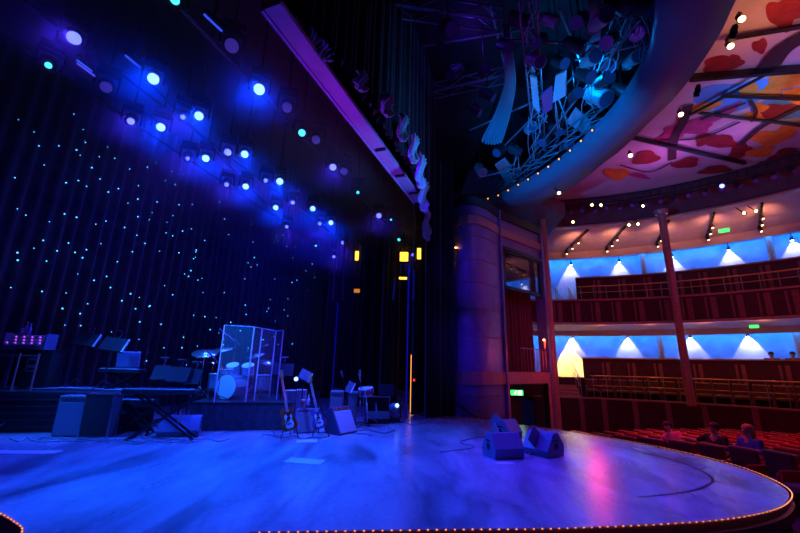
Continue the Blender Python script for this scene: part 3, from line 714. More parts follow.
# swagged cloths clipped along it
def swag(px, py, Z, w, hgt, label, seed, mm=M_drape):
    rd = random.Random(seed); c = OZ(px, py, Z); rows = []
    for j in range(9):
        v = j/8; row = []
        for i in range(25):
            u = i/24; x = (u-.5)*w*(1-.35*v+.12*math.sin(v*6+seed)); z = -hgt*v*(1-.35*(2*u-1)**2)
            y = .06*math.sin(u*PI*7+seed+v*2)*(1-.3*v)+.05*math.sin(v*5+u*3)
            row.append(hd*x+hn*y+Vector((0, 0, z)))
        rows.append(row)
    t = MB().grid(rows).build('swag_drape', mm, smooth=True, solid=.012); t.location = c; tag(t, label, 'drape', 'swagged cloths along the header')
names = ['first', 'second', 'third', 'fourth', 'fifth', 'sixth', 'seventh', 'eighth', 'ninth', 'lowest']
for i, (px, py, w, h) in enumerate([(297, 24, .35, .18), (314, 38, .5, .3), (325, 48, .45, .25), (362, 76, .4, .35), (388, 98, .55, .45), (403, 118, .5, .6), (414, 138, .55, .7), (421, 158, .7, .9), (424, 182, .9, 1.0), (427, 212, .8, 1.1)]):
    swag(px, py, 6.05, w*.75, h*.85, 'pale bluish swag of gathered cloth, %s from the top of the header' % names[i], i)
# far header tie: pale tail
# ------------------------------------------------------------------ stage box: star curtain, legs, ceiling
S0 = Vector((-9.6-.42*6.5, 9-6.5, 0)); SD = Vector((.42, 1, 0)); S1 = S0+SD*20.5
sc = thing('star_curtain', 'huge dark blue pleated backdrop curtain dotted with tiny star lights', 'curtain', S0)
SP = {}
def star_fold():
    rd = random.Random(11); n = 70; per = 9; N = n*per; d = SD.normalized(); nn = Vector((-d.y, d.x, 0)); rows = {0: [], 1: [], 2: []}
    for i in range(N+1):
        t = i/N; s = math.sin(2*PI*n*t+2.2*math.sin(9*t)+1.4*math.sin(31*t+1)); s2 = math.sin(2*PI*n*.31*t+1)
        p = (S1-S0)*t
        for j, (z, am) in enumerate(((0.02, .085), (4.5, .075), (9.4, .06))):
            q = p+nn*(am*(s+.45*s2)); rows[j].append((q.x, q.y, z))
    return MB().grid([rows[0], rows[1], rows[2]])
star_fold().build('cloth', M_star, sc, True)
gs = glow('star_glow', (.06, .38, 1), 4)
stars = []
# positions read off the photograph, put on the plane of the curtain
z1 = [(58,96),(86,117),(164,139),(215,113),(255,124),(319,147),(353,137),(394,29),(362,40),(289,21),(218,9),(262,2),(461,19),(459,63),(426,77),(415,158),(459,122),(497,132),(507,109),(523,73),(556,141),(576,118),(596,82),(584,15),(551,2),(553,176),(575,186),(608,170),(637,163),(483,211),(456,184),(441,239),(531,237),(596,242),(651,257),(615,313),(628,321),(548,352),(575,382),(497,421),(464,391),(435,379),(406,402),(452,429),(465,473),(535,481),(611,523),(391,272),(355,321),(368,358),(313,334),(259,313),(275,259),(288,232),(250,241),(190,236),(228,210),(336,212),(144,201),(113,227),(155,270),(58,242),(59,267),(36,358),(140,371),(220,376),(208,428),(292,412),(267,445),(216,483),(269,485),(371,506)]
stars += [(x/3.33, 180+y/3.33) for x, y in z1]
z0 = [(49,319),(197,304),(91,352),(104,389),(157,389),(222,345),(204,400),(228,380),(214,414),(118,440),(245,447),(265,418),(287,392),(306,422),(40,474),(177,487),(208,481),(231,497),(267,477),(289,512),(316,503),(346,451),(369,495),(393,446),(416,434),(458,457),(488,465),(441,481),(467,492),(367,531)]
stars += [(x/2.667, y/2.667) for x, y in z0]
z2 = [(18,29),(67,19),(33,73),(105,80),(287,58),(312,131),(384,17),(462,28),(513,33),(388,48),(456,38),(178,124),(173,159),(113,159),(30,131),(55,203),(188,216)]
stars += [(130+x/3.33, 300+y/3.33) for x, y in z2]
rd = random.Random(9)
for _ in range(60):
    x = rd.uniform(190, 335); y0 = 190+(x-190)*.36; stars.append((x, rd.uniform(y0, 350)))
nn = Vector((SD.y, -SD.x, 0)).normalized(); Sp = []
for x, y in stars:
    d = ray(x, y); tt = (S0+nn*.16-CAM).dot(nn)/d.dot(nn); p = CAM+d*tt
    if .9 < p.z < 9.2 and (p-S0).dot(SD.normalized()) < 22.5: Sp.append((p-CAM).length); SP[len(Sp)-1] = p
order = sorted(range(len(Sp)), key=lambda i: Sp[i])
proto = MB().ball((0, 0, 0), .018, 6, 4).build('star_light', gs, sc)
for n_, i in enumerate(order[:100]):
    c = proto if n_ == 0 else proto.copy()
    if n_: col.objects.link(c); c.parent = sc
    c.location = SP[i]-S0; k = rd.uniform(.6, 1.15); c.scale = (k, k, k)
m = MB()
for i in order[100:]: m.ball(SP[i]-S0, 0.02*rd.uniform(.6, 1.1), 6, 4)
o = m.build('star_light', gs, sc); o['kind'] = 'stuff'
# far end and ceiling of the stage house
struct(MB().grid([[(-16, -4, 10), (3, -4, 10)], [(-16, 27, 10), (3, 27, 10)]]).build('ceiling_stage', M_blkceil))
struct(MB().box((-1, 24.5, 4.5), (16, .2, 12)).build('wall_far', M_blkceil))
# black legs between stage and far wing (px at foot, depth)
legs = [(322, 372, 17.5, 8.2), (356, 396, 14.5, 8.0), (414, 422, 12.4, 8.0), (424, 453, 11.9, 8.6), (380, 398, 13.6, 7.0)]
for i, (xa, xb, Y, zt_) in enumerate(legs):
    a, b_ = OY(xa, 366, Y), OY(xb, 366, Y+(.9 if i != 3 else .5)); a.z = b_.z = 0
    o = folds(a, b_, .02, zt_, max(4, int((xb-xa)/5)), .07, 20+i).build('black_leg_curtain', M_cloth, smooth=True)
    tag(o, 'tall black pleated leg curtain, '+['far left one behind the guitars', 'second from the left in the wing', 'narrow one right of the orange slit', 'nearest one against the proscenium wall', 'narrow one left of the orange slit'][i], 'curtain', 'black legs in the far wing')
# work-lit gaps behind: lit backstage windows and lamps
def worklamp(px, py, w, h, Y, label, c=(1, .5, .03), s=3.2):
    p = OY(px, py, Y); t = thing('work_light', label, 'light', p)
    MB().box((0, 0, 0), (w*Y/380, .06, h*Y/380)).build('diffuser', glow('work_glow_%g_%g' % (c[1], s), c, s), t)
    k = 1.12; W, H = w*Y/380, h*Y/380
    f = MB(); f.box((-W/2-.02, -.0, 0), (.04, .1, H+.08)); f.box((W/2+.02, 0, 0), (.04, .1, H+.08)); f.box((0, 0, H/2+.02), (W, .1, .04)); f.box((0, 0, -H/2-.02), (W, .1, .04)); f.build('frame', M_black, t)
    MB().cyl((0, .05, H/2), (0, .05, H/2+1.2), .02, n=6).build('hanger', M_black, t)
worklamp(357, 256, 3.5, 10, 15.5, 'upright yellow work light high in the wing, left pair')
worklamp(365, 257, 5, 3, 15.5, 'small yellow work light right of the upright one')
worklamp(404, 257, 8.5, 10, 13.2, 'square yellow work light high in the wing')
worklamp(419, 254, 4, 12, 12.0, 'tall orange work light beside the near leg')
worklamp(403, 278.5, 8, 2.5, 13.2, 'thin yellow work light below the square one')
worklamp(357, 291, 6, 4, 15.5, 'dim amber work light low in the far wing', (1, .3, .02), .6)
worklamp(411.5, 388, 2.2, 62, 13.5, 'tall thin orange light slit between two black legs', (1, .35, .01), 2.2)
worklamp(414, 380, 1.6, 2, 12.2, 'tiny red signal lamp beside the orange slit', (1, .02, .01), 3)
# boom pipes, base colours painted as the coloured light streaks on them
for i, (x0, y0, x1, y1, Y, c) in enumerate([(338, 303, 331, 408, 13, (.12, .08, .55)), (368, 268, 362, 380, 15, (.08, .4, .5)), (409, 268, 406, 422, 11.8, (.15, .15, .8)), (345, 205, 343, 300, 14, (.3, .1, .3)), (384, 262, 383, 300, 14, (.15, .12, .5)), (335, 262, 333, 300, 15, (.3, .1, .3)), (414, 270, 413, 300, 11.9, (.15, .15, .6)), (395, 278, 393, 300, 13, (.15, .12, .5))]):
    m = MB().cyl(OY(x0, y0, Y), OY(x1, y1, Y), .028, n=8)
    o = m.build('boom_pipe', mat('light_streak_pipe_%d' % i, c, .35, .4), smooth=False); tag(o, 'slim upright boom pipe in the far wing, %s from the left corner light' % ORD[i], 'pipe', 'boom pipes in the wing')
# ------------------------------------------------------------------ overhead rig: moving heads
def make_head():
    t = thing('moving_head_light', 'x', 'stage light')
    MB().box((0, 0, 0), (.34, .24, .12)).build('base', M_black, t, bevel=.02)
    MB().box((.17, 0, -.2), (.04, .1, .32)).box((-.17, 0, -.2), (.04, .1, .32)).box((0, 0, -.08), (.36, .1, .04)).build('yoke', M_black, t, bevel=.01)
    h = MB().lathe([(.0, .2), (.09, .19), (.12, .1), (.13, -.08), (.115, -.16)], (0, 0, 0), 16)
    h.build('head', M_black, t, True, xf=Matrix.Translation((0, 0, -.3)) @ Matrix.Rotation(-.8, 4, 'X'))
    MB().cyl((0, 0, .06), (0, 0, 3.4), .018, n=8).build('drop_rod', M_black, t)
    return t
LENS = {'hot': glow('hot_blue_lens', (.12, .24, 1), 5), 'mid': glow('mid_blue_lens', (.07, .09, 1), 4.5), 'teal': glow('teal_lens', (.06, .6, 1), 2), 'off': glow('dim_violet_lens', (.1, .06, .8), .3)}
rig = [(73,38,'mid',1.1),(48,65,'teal',.6),(153,79,'hot',1.1),(131,121,'mid',.8),(161,127,'hot',1),(183,117,'mid',.55),(199,116,'hot',1),(173,1,'teal',.7),(259,90,'hot',1.15),(188,158,'mid',.5),(206,158,'hot',1),(228,152,'mid',.9),(227,184,'mid',.7),(245,154,'hot',1),(246,186,'hot',1),(276,207,'hot',1),(280,181,'hot',1.1),(266,180,'mid',.6),(293,202,'mid',.7),(302,133,'teal',.9),(313,208,'hot',1),(287,226,'mid',.7),(320,223,'mid',.7),(331,222,'hot',1),(333,167,'mid',1),(358,192,'teal',.5),(379,215,'mid',1),(343,242,'mid',.9),(334,256,'mid',.8),(316,245,'teal',.5),(399,239,'teal',.7),(413,254,'mid',.8),(391,219,'teal',.4),
       (231,47,'off',1.2),(106,87,'off',1.1),(287,108,'off',1.1),(316,140,'off',1.1),(344,171,'off',1.1)]
desc = {'hot': 'glowing bright blue white', 'mid': 'glowing violet blue', 'teal': 'small with a teal glow', 'off': 'dimmed to a violet disc'}
h0_ = make_head(); reg(h0_); first = True; cnt = {}
M_fac = [('left', 0), ('centre', 1)]
hp = []
for i, (px, py, k, s) in enumerate(rig):
    p = OZ(px, py, 6.25+.0*i)
    cnt[k] = cnt.get(k, 0)+1
    lab = 'overhead moving light, %s, %s of these from the upper left' % (desc[k], ORD[cnt[k]-1])
    r = h0_ if first else dup(h0_, p, 0, lab)
    d = (Vector((p.x*.35, 2.2, 0))-p).normalized()
    rz = math.atan2(d.y, d.x)+PI/2
    r.location = p+Vector((0, 0, .34)); r.rotation_euler = (0, 0, rz+.0); r['label'] = lab; r['group'] = 'moving heads on the stage rig'; first = False
    # aim of head: small lens disc facing down toward the front of the stage
    ax = Matrix.Rotation(-.8, 3, 'X') @ Vector((0, 0, -1))
    LR = .085*s if k == 'off' else .082*s
    me_ = MB().lathe([(0, -.03), (LR*.7, -.02), (LR, 0), (LR, .02)], (0, 0, 0), 14).build('lens', LENS[k], r, True, xf=Matrix.Translation(Vector((0, 0, -.3))+ax*.165) @ Matrix.Rotation(-.8, 4, 'X'))
    hp.append((p, k))
# pipes carrying them: fit rows parallel to the stage mouth
for i, (a, b_) in enumerate([((73, 38), (343, 242)), ((131, 121), (334, 256)), ((259, 90), (413, 254)), ((48, 65), (316, 245)), ((183, 117), (287, 226)), ((173, 1), (399, 239))]):
    p, q = OZ(*a, 6.8), OZ(*b_, 6.8); d = (q-p)
    o = MB().cyl(p-d*.15, q+d*.08, .03, n=8).build('rig_pipe', M_black); tag(o, 'long black lighting pipe over the stage, %s of the six' % ORD[i], 'pipe', 'rig pipes over the stage')
# led battens
for i, (x0, y0, x1, y1, c) in enumerate([(204, 14, 222, 31, (.03, .08, 1)), (125, 55, 140, 67, (.03, .08, 1)), (77, 63, 95, 76, (.1, .06, 1)), (77, 60, 92, 71, (.02, .1, 1))]):
    p, q = OZ(x0, y0, 6.1), OZ(x1, y1, 6.1); t = thing('led_batten', 'slim blue led batten overhead, %s' % ['nearest the top centre of the rig', 'between the two bright lamps at upper left', 'lower of the close pair at left', 'upper of the close pair at left'][i], 'light', p)
    MB().bar(Vector((0, 0, .05)), q-p+Vector((0, 0, .05)), .09, .08).build('housing', M_black, t)
    MB().bar((0, 0, 0), q-p, .03, .02).build('diffuser', glow('batten_glow_%d' % int(c[0]*100), c, 1.1), t)
    MB().cyl((q-p)/2+Vector((0, 0, .08)), (q-p)/2+Vector((0, 0, .7)), .02, n=6).build('hanger', M_black, t)

# ------------------------------------------------------------------ band risers
u = Vector((.98, .2, 0)).normalized(); v_ = Vector((-u.y, u.x, 0)); AZ = math.atan2(u.y, u.x)
def on(px, Y, z=0., zm=None):
    lo, hi = -30., 30.; zm = z if zm is None else zm
    for _ in range(40):
        mid = (lo+hi)/2
        if proj((mid, Y, zm))[0] < px: lo = mid
        else: hi = mid
    return Vector((lo, Y, z))
RZ1 = OY(40, 391, 8.45).z
fr = on(66, 8.42); 
def riser(name, label, right, w, d, h, m, skirt=None):
    t = thing(name, label, 'platform', right, AZ)
    MB().box((-w/2, d/2, h-.04), (w, d, .08)).build('platform_top', m, t, bevel=.01)
    if skirt:
        n = 90; rr = []
        path = [(-w, d), (-w, 0), (0, 0), (0, d)]
        pts = []
        for (x0, y0), (x1, y1) in zip(path[:-1], path[1:]):
            for k in range(40): pts.append((x0+(x1-x0)*k/40, y0+(y1-y0)*k/40))
        pts.append(path[-1])
        rd = random.Random(3)
        for z, am in ((h-.06, .006), (h*.5, .018), (0.01, .03)):
            rr.append([(x+am*math.sin(i*1.3+rd.uniform(-.4, .4)), y+am*math.cos(i*1.9+rd.uniform(-.4, .4)), z) for i, (x, y) in enumerate(pts)])
        MB().grid(rr).build('skirt', skirt, t, True)
    else:
        MB().box((-w/2, .03, h/2-.04), (w-.06, .03, h-.1)).build('front_panel', m, t)
        s = MB()
        for k in range(5): s.box((-w/2, .0, .1+k*(h-.2)/4.5), (w-.08, .03, .03))
        s.build('front_slats', M_case, t)
        for x in (-.04, -w/2, -w+.04):
            for y in (.05, d-.05): MB().box((x, y, (h-.08)/2), (.06, .06, h-.08)).build('leg', M_black, t)
    return t
riser('band_riser', 'long black platform at far left carrying the rack case and music stands', on(150, 8.72), 3.7, 1.9, RZ1, M_case)
DZ = OY(240, 402, 9.15).z
dr = on(289, 9.35)
riser('drum_riser', 'drum platform with a blue lit cloth skirt behind the wedge monitor', dr, 2.15, 2.3, DZ, M_case, mat('riser_skirt', (.045, .045, .075), .8, noise=.3))

def road_case(p, rz, w, d, h, label, m=M_case, handle=True, name='road_case', tilt=0):
    t = thing(name, label, 'case', p, rz)
    MB().box((0, d/2, h/2), (w, d, h)).build('body', m, t, bevel=.015)
    e = MB()
    for sx in (-1, 1):
        e.box((sx*w/2, 0, h/2), (.025, .025, h)); e.box((sx*w/2, d, h/2), (.025, .025, h)); e.box((sx*w/2, d/2, h), (.025, d, .025))
    e.box((0, 0, h), (w, .025, .025)); e.box((0, 0, .01), (w, .025, .025)); e.build('edging', M_steel if not handle else M_case, t)
    if handle:
        f = MB(); f.box((.02, -.01, h*.62), (.22, .012, .3)); f.build('handle_plate', mat('plate_violet', (.16, .13, .2), .5), t)
        MB().box((.02, -.018, h*.68), (.15, .012, .1)).box((.02, -.018, h*.52), (.15, .012, .05)).build('recess', M_hole, t)
    return t
road_case(on(25, 8.75, RZ1), AZ*.4, .75, .4, .84, 'big black cabinet with a recessed handle plate standing on the left riser')
# rack mixer on top
t = thing('mixing_rack', 'lit rack mixer with purple and blue knobs lying on the big black cabinet', 'mixer', on(27, 8.85, RZ1+.84), AZ*.4)
MB().profx([(-.12, 0), (.2, 0), (.2, .34), (.1, .34), (-.12, .1)], -.42, .42).build('body', mat('mixer_body', (.25, .22, .3), .4), t, bevel=.01)
for sx in (-1, 1): MB().box((sx*.43, .04, .18), (.03, .34, .37)).build('side_cheek', M_wedge, t)
kb = MB(); kc = MB()
for i in range(14):
    for j in range(3):
        c = (-.38+i*.057, -.08+j*.06, .14+j*.07); (kb if (i+j) % 3 else kc).cyl(c, (c[0], c[1]-.02, c[2]+.02), .014, n=8)
kb.build('knobs', M_steel, t); kc.build('indicator_lamps', glow('mixer_led', (.5, .1, 1), 1.2), t)
def bottle(p, label, m, h=.24, cup=False):
    t = thing('drink_bottle' if not cup else 'paper_cup', label, 'bottle' if not cup else 'cup', p)
    if cup: MB().lathe([(0, 0), (.032, 0), (.042, h), (.038, h), (.03, .01)], n=16).build('cup_body', m, t, True); MB().cyl((0, 0, h), (0, 0, h+.012), .044, n=16).build('lid', M_paper, t)
    else: MB().lathe([(0, 0), (.036, 0), (.037, h*.6), (.014, h*.82), (.014, h)], n=16).build('bottle_body', m, t, True); MB().cyl((0, 0, h), (0, 0, h+.025), .017, n=12).build('cap', M_paper, t)
bz = RZ1+.84+.345
bottle(on(25, 8.98, bz), 'tall violet lit bottle on top of the rack mixer', mat('violet_plastic', (.45, .2, .7), .3), .27)
bottle(on(22, 8.97, bz), 'short pale cup beside the violet bottle on the rack mixer', mat('pale_cup', (.5, .6, .8), .4), .14, True)
bottle(on(28.5, 9.0, bz), 'second slimmer bottle right behind the violet bottle', mat('blue_plastic', (.25, .3, .8), .3), .24)
# rack stand at left
t = thing('keyboard_rack_stand', 'tubular metal stand at the far left edge beside the black cabinet', 'stand', on(2, 8.3))
for x in (-.05, .35):
    MB().tube([(x, 0, 0), (x, 0, 1.55)], .02, 8).build('upright', M_steel, t)
MB().tube([(-.45, .02, .8), (.35, .02, .8)], .018).build('crossbar', M_steel, t); MB().tube([(-.45, .02, 1.5), (.35, .02, 1.5)], .018).build('crossbar', M_steel, t)
MB().tube([(-.05, 0, .4), (.1, -.1, .18), (-.08, -.28, .01)], .018).build('foot', M_steel, t)

def speaker_cab(p, rz, w, d, h, label, m=M_cabinet, name='speaker_cabinet', tilt=0., grille=M_grille):
    t = thing(name, label, 'speaker', p, rz, rot=(tilt, 0, rz))
    MB().box((0, d/2, h/2), (w, d, h)).build('cabinet', m, t, bevel=.02)
    MB().box((0, -.008, h*.44), (w-.07, .02, h*.8)).build('grille', grille, t, bevel=.01)
    MB().box((0, -.006, h*.92), (w-.08, .015, h*.09)).build('control_panel', M_steel, t)
    k = MB()
    for i in range(7): k.cyl((-w*.36+i*w*.12, -.012, h*.92), (-w*.36+i*w*.12, -.035, h*.92), .013, n=8)
    k.build('knobs', M_black, t)
    MB().tube([(-.1, d/2, h), (-.08, d/2, h+.035), (.08, d/2, h+.035), (.1, d/2, h)], .012).build('handle', M_black, t)
    for sx in (-1, 1): MB().box((sx*(w/2-.05), d/2, -.0), (.05, d*.8, .03)).build('foot', M_black, t)
    return t
speaker_cab(on(67, 7.95), AZ*.5, .6, .3, .76, 'blue grey speaker cabinet on the floor in front of the left riser')
t = road_case(on(92, 7.9), AZ*.3, .52, .25, .8, 'plain black case beside the blue grey speaker cabinet', M_cloth, False)

# music stands
def music_stand(p, rz, h, w, label, paper=True, lamp=True, tilt=.45, hh=.34, m=M_case, tw=0):
    t = thing('music_stand', label, 'music stand', p, rz)
    MB().tube([(0, 0, .12), (0, 0, h)], .016, 8).build('pole', M_black, t)
    for k in range(3):
        a = k*2*PI/3+.4; MB().tube([(0, 0, .22), (.28*math.cos(a), .28*math.sin(a), .012)], .011).build('leg', M_black, t)
    q = Matrix.Translation((0, 0, h)) @ Matrix.Rotation(-tilt, 4, 'X') @ Matrix.Rotation(tw, 4, 'Y')
    MB().box((0, 0, .12), (w, .015, hh)).box((0, -.03, .12-hh/2), (w, .07, .012)).build('desk', m, t, xf=q)
    if paper:
        MB().box((w*.2, .012, .13), (w*.62, .006, hh*.9)).box((w/2-.015, -.012, .12), (.03, .006, hh)).build('sheets', M_paper, t, xf=q)
    if lamp:
        MB().tube(smooth_curve([Vector((0, 0, .12+hh/2)), Vector((0, .02, .12+hh/2+.1)), Vector((0, -.06, .12+hh/2+.14))], 5), .01).build('lamp_neck', M_chrome, t, xf=q)
        MB().cyl((-.09, -.07, .12+hh/2+.14), (.09, -.07, .12+hh/2+.14), .025, n=10).build('lamp_shade', M_chrome, t, xf=q)
    return t
SB = OY(95, 345, 9.3).z
music_stand(on(86, 9.2, RZ1, RZ1+1.25), 0, OY(86, 344, 9.2).z-RZ1, .55, 'black music stand on the riser with a clip lamp, left of the overlapping pair', tw=.12)
music_stand(on(114, 9.0, RZ1, RZ1+1.25), 0, OY(114, 349, 9.0).z-RZ1, .6, 'black music stand on the riser with a clip lamp, right of the overlapping pair', tw=.12)
music_stand(on(160, 8.5, 0, 0+1.25), .1, OY(160, 378, 8.5).z, .34, 'black music stand on the floor behind the keyboard, left of three', False)
music_stand(on(178, 8.5, 0, 0+1.25), .1, OY(178, 380, 8.5).z, .44, 'black music stand on the floor behind the keyboard, middle of three', False)
music_stand(on(193, 8.6, 0, 0+1.25), .1, OY(193, 382, 8.6).z, .3, 'black music stand on the floor behind the keyboard, right of three', False)
# chair
t = thing('padded_chair', 'chair with a lit blue back behind the small keyboard', 'chair', on(118, 9.75, RZ1), PI+.1)
zt = OY(118, 351, 9.75).z-RZ1
MB().box((0, -.2, zt-.2), (.56, .06, .4), (-.1, 0, 0)).build('backrest', mat('blue_vinyl', (.3, .32, .6), .5), t, bevel=.03)
MB().box((0, .05, .45), (.5, .5, .08)).build('seat', M_case, t, bevel=.02)
for sx in (-1, 1):
    MB().tube([(sx*.23, -.2, 0), (sx*.23, -.2, zt-.25)], .014).build('leg', M_black, t); MB().tube([(sx*.23, .27, 0), (sx*.23, .25, .45)], .014).build('leg', M_black, t)
# keyboards
def keyboard(p, rz, w, label, d=.32, h=.09, tilt=0.):
    t = thing('keyboard', label, 'keyboard', p, rz, rot=(tilt, 0, rz))
    MB().box((0, 0, h/2), (w, d, h)).build('body', M_case, t, bevel=.01)
    n = int(w*.92/.0235); k = MB(); b = MB()
    for i in range(n):
        x = -w*.46+(i+.5)*w*.92/n; k.box((x, -d*.27, h+.006), (w*.92/n-.002, d*.42, .016))
        if i % 7 in (0, 1, 3, 4, 5): b.box((x+.5*w*.92/n, -d*.2, h+.02), (.011, d*.27, .014))
    k.build('white_keys', mat('key_white', (.7, .7, .75), .3), t); b.build('black_keys', M_black, t)
    s = MB()
    for i in range(9): s.cyl((-w*.4+i*w*.09, d*.25, h), (-w*.4+i*w*.09, d*.25, h+.02), .011, n=8)
    s.build('knobs', M_steel, t); MB().box((0, d*.3, h+.002), (w*.14, d*.25, .006)).build('display', glow('violet_display', (.4, .1, 1), .8), t)
    return t
def xstand(p, rz, w, h, label, d=.32):
    t = thing('keyboard_stand', label, 'stand', p, rz)
    for y in (-d*.32, d*.32):
        MB().bar((-w/2, y, .02), (w/2, y, h-.02), .04, .025).build('cross_leg', M_black, t); MB().bar((w/2, y+.03, .02), (-w/2, y+.03, h-.02), .04, .025).build('cross_leg', M_black, t)
    for x in (-w/2, w/2): MB().bar((x, -d*.6, .015), (x, d*.6, .015), .04, .03).build('foot', M_black, t); MB().bar((x, -d*.5, h-.015), (x, d*.5, h-.015), .04, .03).build('support_arm', M_black, t)
kz = OY(122, 373, 9.25).z
keyboard(on(122, 9.3, kz), .05, .92, 'small keyboard in front of the blue backed chair on the riser')
xstand(on(122, 9.3, RZ1), .05, .6, kz-RZ1, 'cross legged stand under the small keyboard on the riser')
kz = OY(160, 394, 7.9).z
keyboard(on(162, 7.95, kz), .12, 1.35, 'long stage keyboard on a cross stand, nearest of the keyboards')
xstand(on(162, 7.95), .12, 1.15, kz, 'cross legged stand under the long stage keyboard')
kz = OY(135, 404, 8.35).z
keyboard(on(135, 8.38, kz), .12, .8, 'short keyboard low down behind the black case', .3)
xstand(on(135, 8.38), .12, .6, kz, 'low stand under the short keyboard')
# wedge monitors
def wedge(p, rz, label, w=.62, s=1., m=M_wedge, hole=True, d=.46):
    t = thing('wedge_monitor', label, 'speaker', p, rz)
    pr = [(0, 0.0), (d*.97, 0), (d*1.08, .12*s), (d*.62, .40*s), (d*.3, .42*s), (-.03, .17*s)]
    MB().profx(pr, -w/2, w/2).build('cabinet', m, t, bevel=.012)
    a, b_ = Vector((0, d*1.08, .12*s)), Vector((0, d*.62, .40*s)); n_ = Vector((0, .28*s, d*.46)).normalized()
    MB().bar(a.lerp(b_, .08)+n_*.006, a.lerp(b_, .92)+n_*.006, w*.92, .012).build('grille', M_grille, t)
    for sx in (-1, 1):
        if hole: MB().cyl((sx*w/2, d*.5, .18*s), (sx*(w/2+.006), d*.5, .18*s), .055, n=16).build('port', M_hole, t)
        MB().box((sx*(w/2+.006), d*.5, .28*s), (.014, .14, .03)).build('handle', M_black, t)
    return t
wedge(on(510, 7.0), .25, 'nearest wedge monitor on the open stage floor, round port facing left', .55, .95)
wedge(on(516, 8.75), .75, 'wedge monitor furthest back of the three on the open stage floor', .5, .95)
wedge(on(551, 7.6), 2.2, 'right hand wedge monitor of the three on the open stage floor', .52, .95)
wedge(on(181, 8.65), PI+.35, 'wedge monitor with a bright blue top under the music stands at left', .75, .9)
wedge(on(378, 10.6), .2, 'low black wedge monitor right of the percussion stand', .62, .7, M_case)

# ------------------------------------------------------------------ drums
M_shell = mat('drum_shell', (.3, .32, .55), .2, .5, coat=.8); M_skinhead = mat('drum_head', (.75, .78, .85), .4)
def drum(name, p, r, h, label, rot=(0, 0, 0), shell=M_shell, legs=3, parent=None, lz=0):
    t = thing(name, label, 'drum', p, rot=rot) if parent is None else parent
    q = Matrix.Translation(p) @ Euler(rot).to_matrix().to_4x4() if parent is not None else None
    MB().cyl((0, 0, 0), (0, 0, h), r, n=28).build('shell', shell, t, xf=q)
    MB().cyl((0, 0, h-.004), (0, 0, h+.008), r*.98, n=28).cyl((0, 0, -.008), (0, 0, .004), r*.98, n=28).build('drum_head', M_skinhead, t, xf=q)
    hp_ = MB()
    for z in (0.01, h-.02): hp_.cyl((0, 0, z), (0, 0, z+.02), r*1.04, n=28, caps=False)
    for k in range(8):
        a = k*PI/4; hp_.cyl((r*1.04*math.cos(a), r*1.04*math.sin(a), .02), (r*1.04*math.cos(a), r*1.04*math.sin(a), h-.01), .008, n=6)
    hp_.build('hoops_and_lugs', M_chrome, t, xf=q)
    if legs and parent is None:
        for k in range(legs):
            a = k*2*PI/legs; MB().cyl((r*1.05*math.cos(a), r*1.05*math.sin(a), h*.5), (r*1.12*math.cos(a), r*1.12*math.sin(a), -lz), .01, n=6).build('leg', M_chrome, t)
    return t
kd = drum('bass_drum', on(238, 9.85, DZ+.3), .28, .42, 'round bass drum in the middle of the kit behind the clear screen', rot=(PI/2, 0, -.3), legs=0)
for i, (dx, dz) in enumerate([(-.2, .62), (.18, .62)]):
    t = drum('tom_drum', on(238, 9.9, DZ)+Vector((dx, .0, dz)), .15, .2, ['left', 'right'][i]+' tom drum mounted above the bass drum', rot=(.45, 0, 0), legs=0)
    MB().tube([(0, .0, -.0), (0, -.02, -.2)], .012).build('mount', M_chrome, t)
drum('floor_tom', on(216, 9.75, DZ+.22), .2, .36, 'floor tom standing left of the bass drum', lz=.22)
drum('snare_drum', on(226, 9.7, DZ+.55), .17, .14, 'shallow snare drum between the floor tom and bass drum', lz=.55)
drum('floor_tom', on(262, 10.3, DZ+.2), .19, .36, 'second floor tom seen through the right panels of the clear screen', lz=.2)
def cymbal(p, z, r, tilt, label, boom=(0, 0)):
    t = thing('cymbal_stand', label, 'cymbal', p)
    q = Matrix.Translation((boom[0], boom[1], z)) @ Euler((tilt[0], tilt[1], 0)).to_matrix().to_4x4()
    MB().lathe([(.012, .03), (.04, .028), (.06, .012), (r, -.012), (r, -.015), (.06, .008), (.012, .026)], n=28).build('cymbal', mat('cymbal_bronze', (.6, .5, .45), .25, .85), t, True, xf=q)
    MB().tube([(0, 0, .15), (0, 0, z*.75), (boom[0], boom[1], z+.05)], .013, 8).build('pole', M_chrome, t)
    for k in range(3):
        a = k*2*PI/3; MB().tube([(0, 0, .3), (.25*math.cos(a), .25*math.sin(a), .012)], .012).build('leg', M_chrome, t)
cymbal(on(205, 9.5, DZ, DZ+1.1), OY(205, 353, 9.5).z-DZ, .29, (.35, .1), 'wide cymbal on a stand at the left end of the drum kit')
cymbal(on(222, 10.1, DZ, DZ+1.1), OY(222, 349, 10.1).z-DZ, .27, (.3, -.1), 'higher cymbal on a stand behind the floor tom')
cymbal(on(256, 10.2, DZ, DZ+1.1), OY(256, 355, 10.2).z-DZ, .24, (.3, -.2), 'cymbal seen through the clear screen at its left corner')
cymbal(on(268, 10.75, DZ, DZ+1.1), OY(268, 362, 10.75).z-DZ, .22, (.3, .2), 'rearmost cymbal seen through the right panels of the screen')
cymbal(on(208, 9.95, DZ), .85, .17, (.05, 0), 'small hi-hat cymbal low behind the left cymbal')
t = thing('drum_throne', 'round black drummer stool behind the bass drum', 'stool', on(244, 10.7, DZ))
MB().cyl((0, 0, .48), (0, 0, .56), .17, .17, 20).build('seat', M_case, t, bevel=.02); MB().cyl((0, 0, .1), (0, 0, .48), .02, n=8).build('post', M_chrome, t)
for k in range(3): a = k*2.1; MB().tube([(0, 0, .25), (.24*math.cos(a), .24*math.sin(a), .012)], .012).build('leg', M_chrome, t)
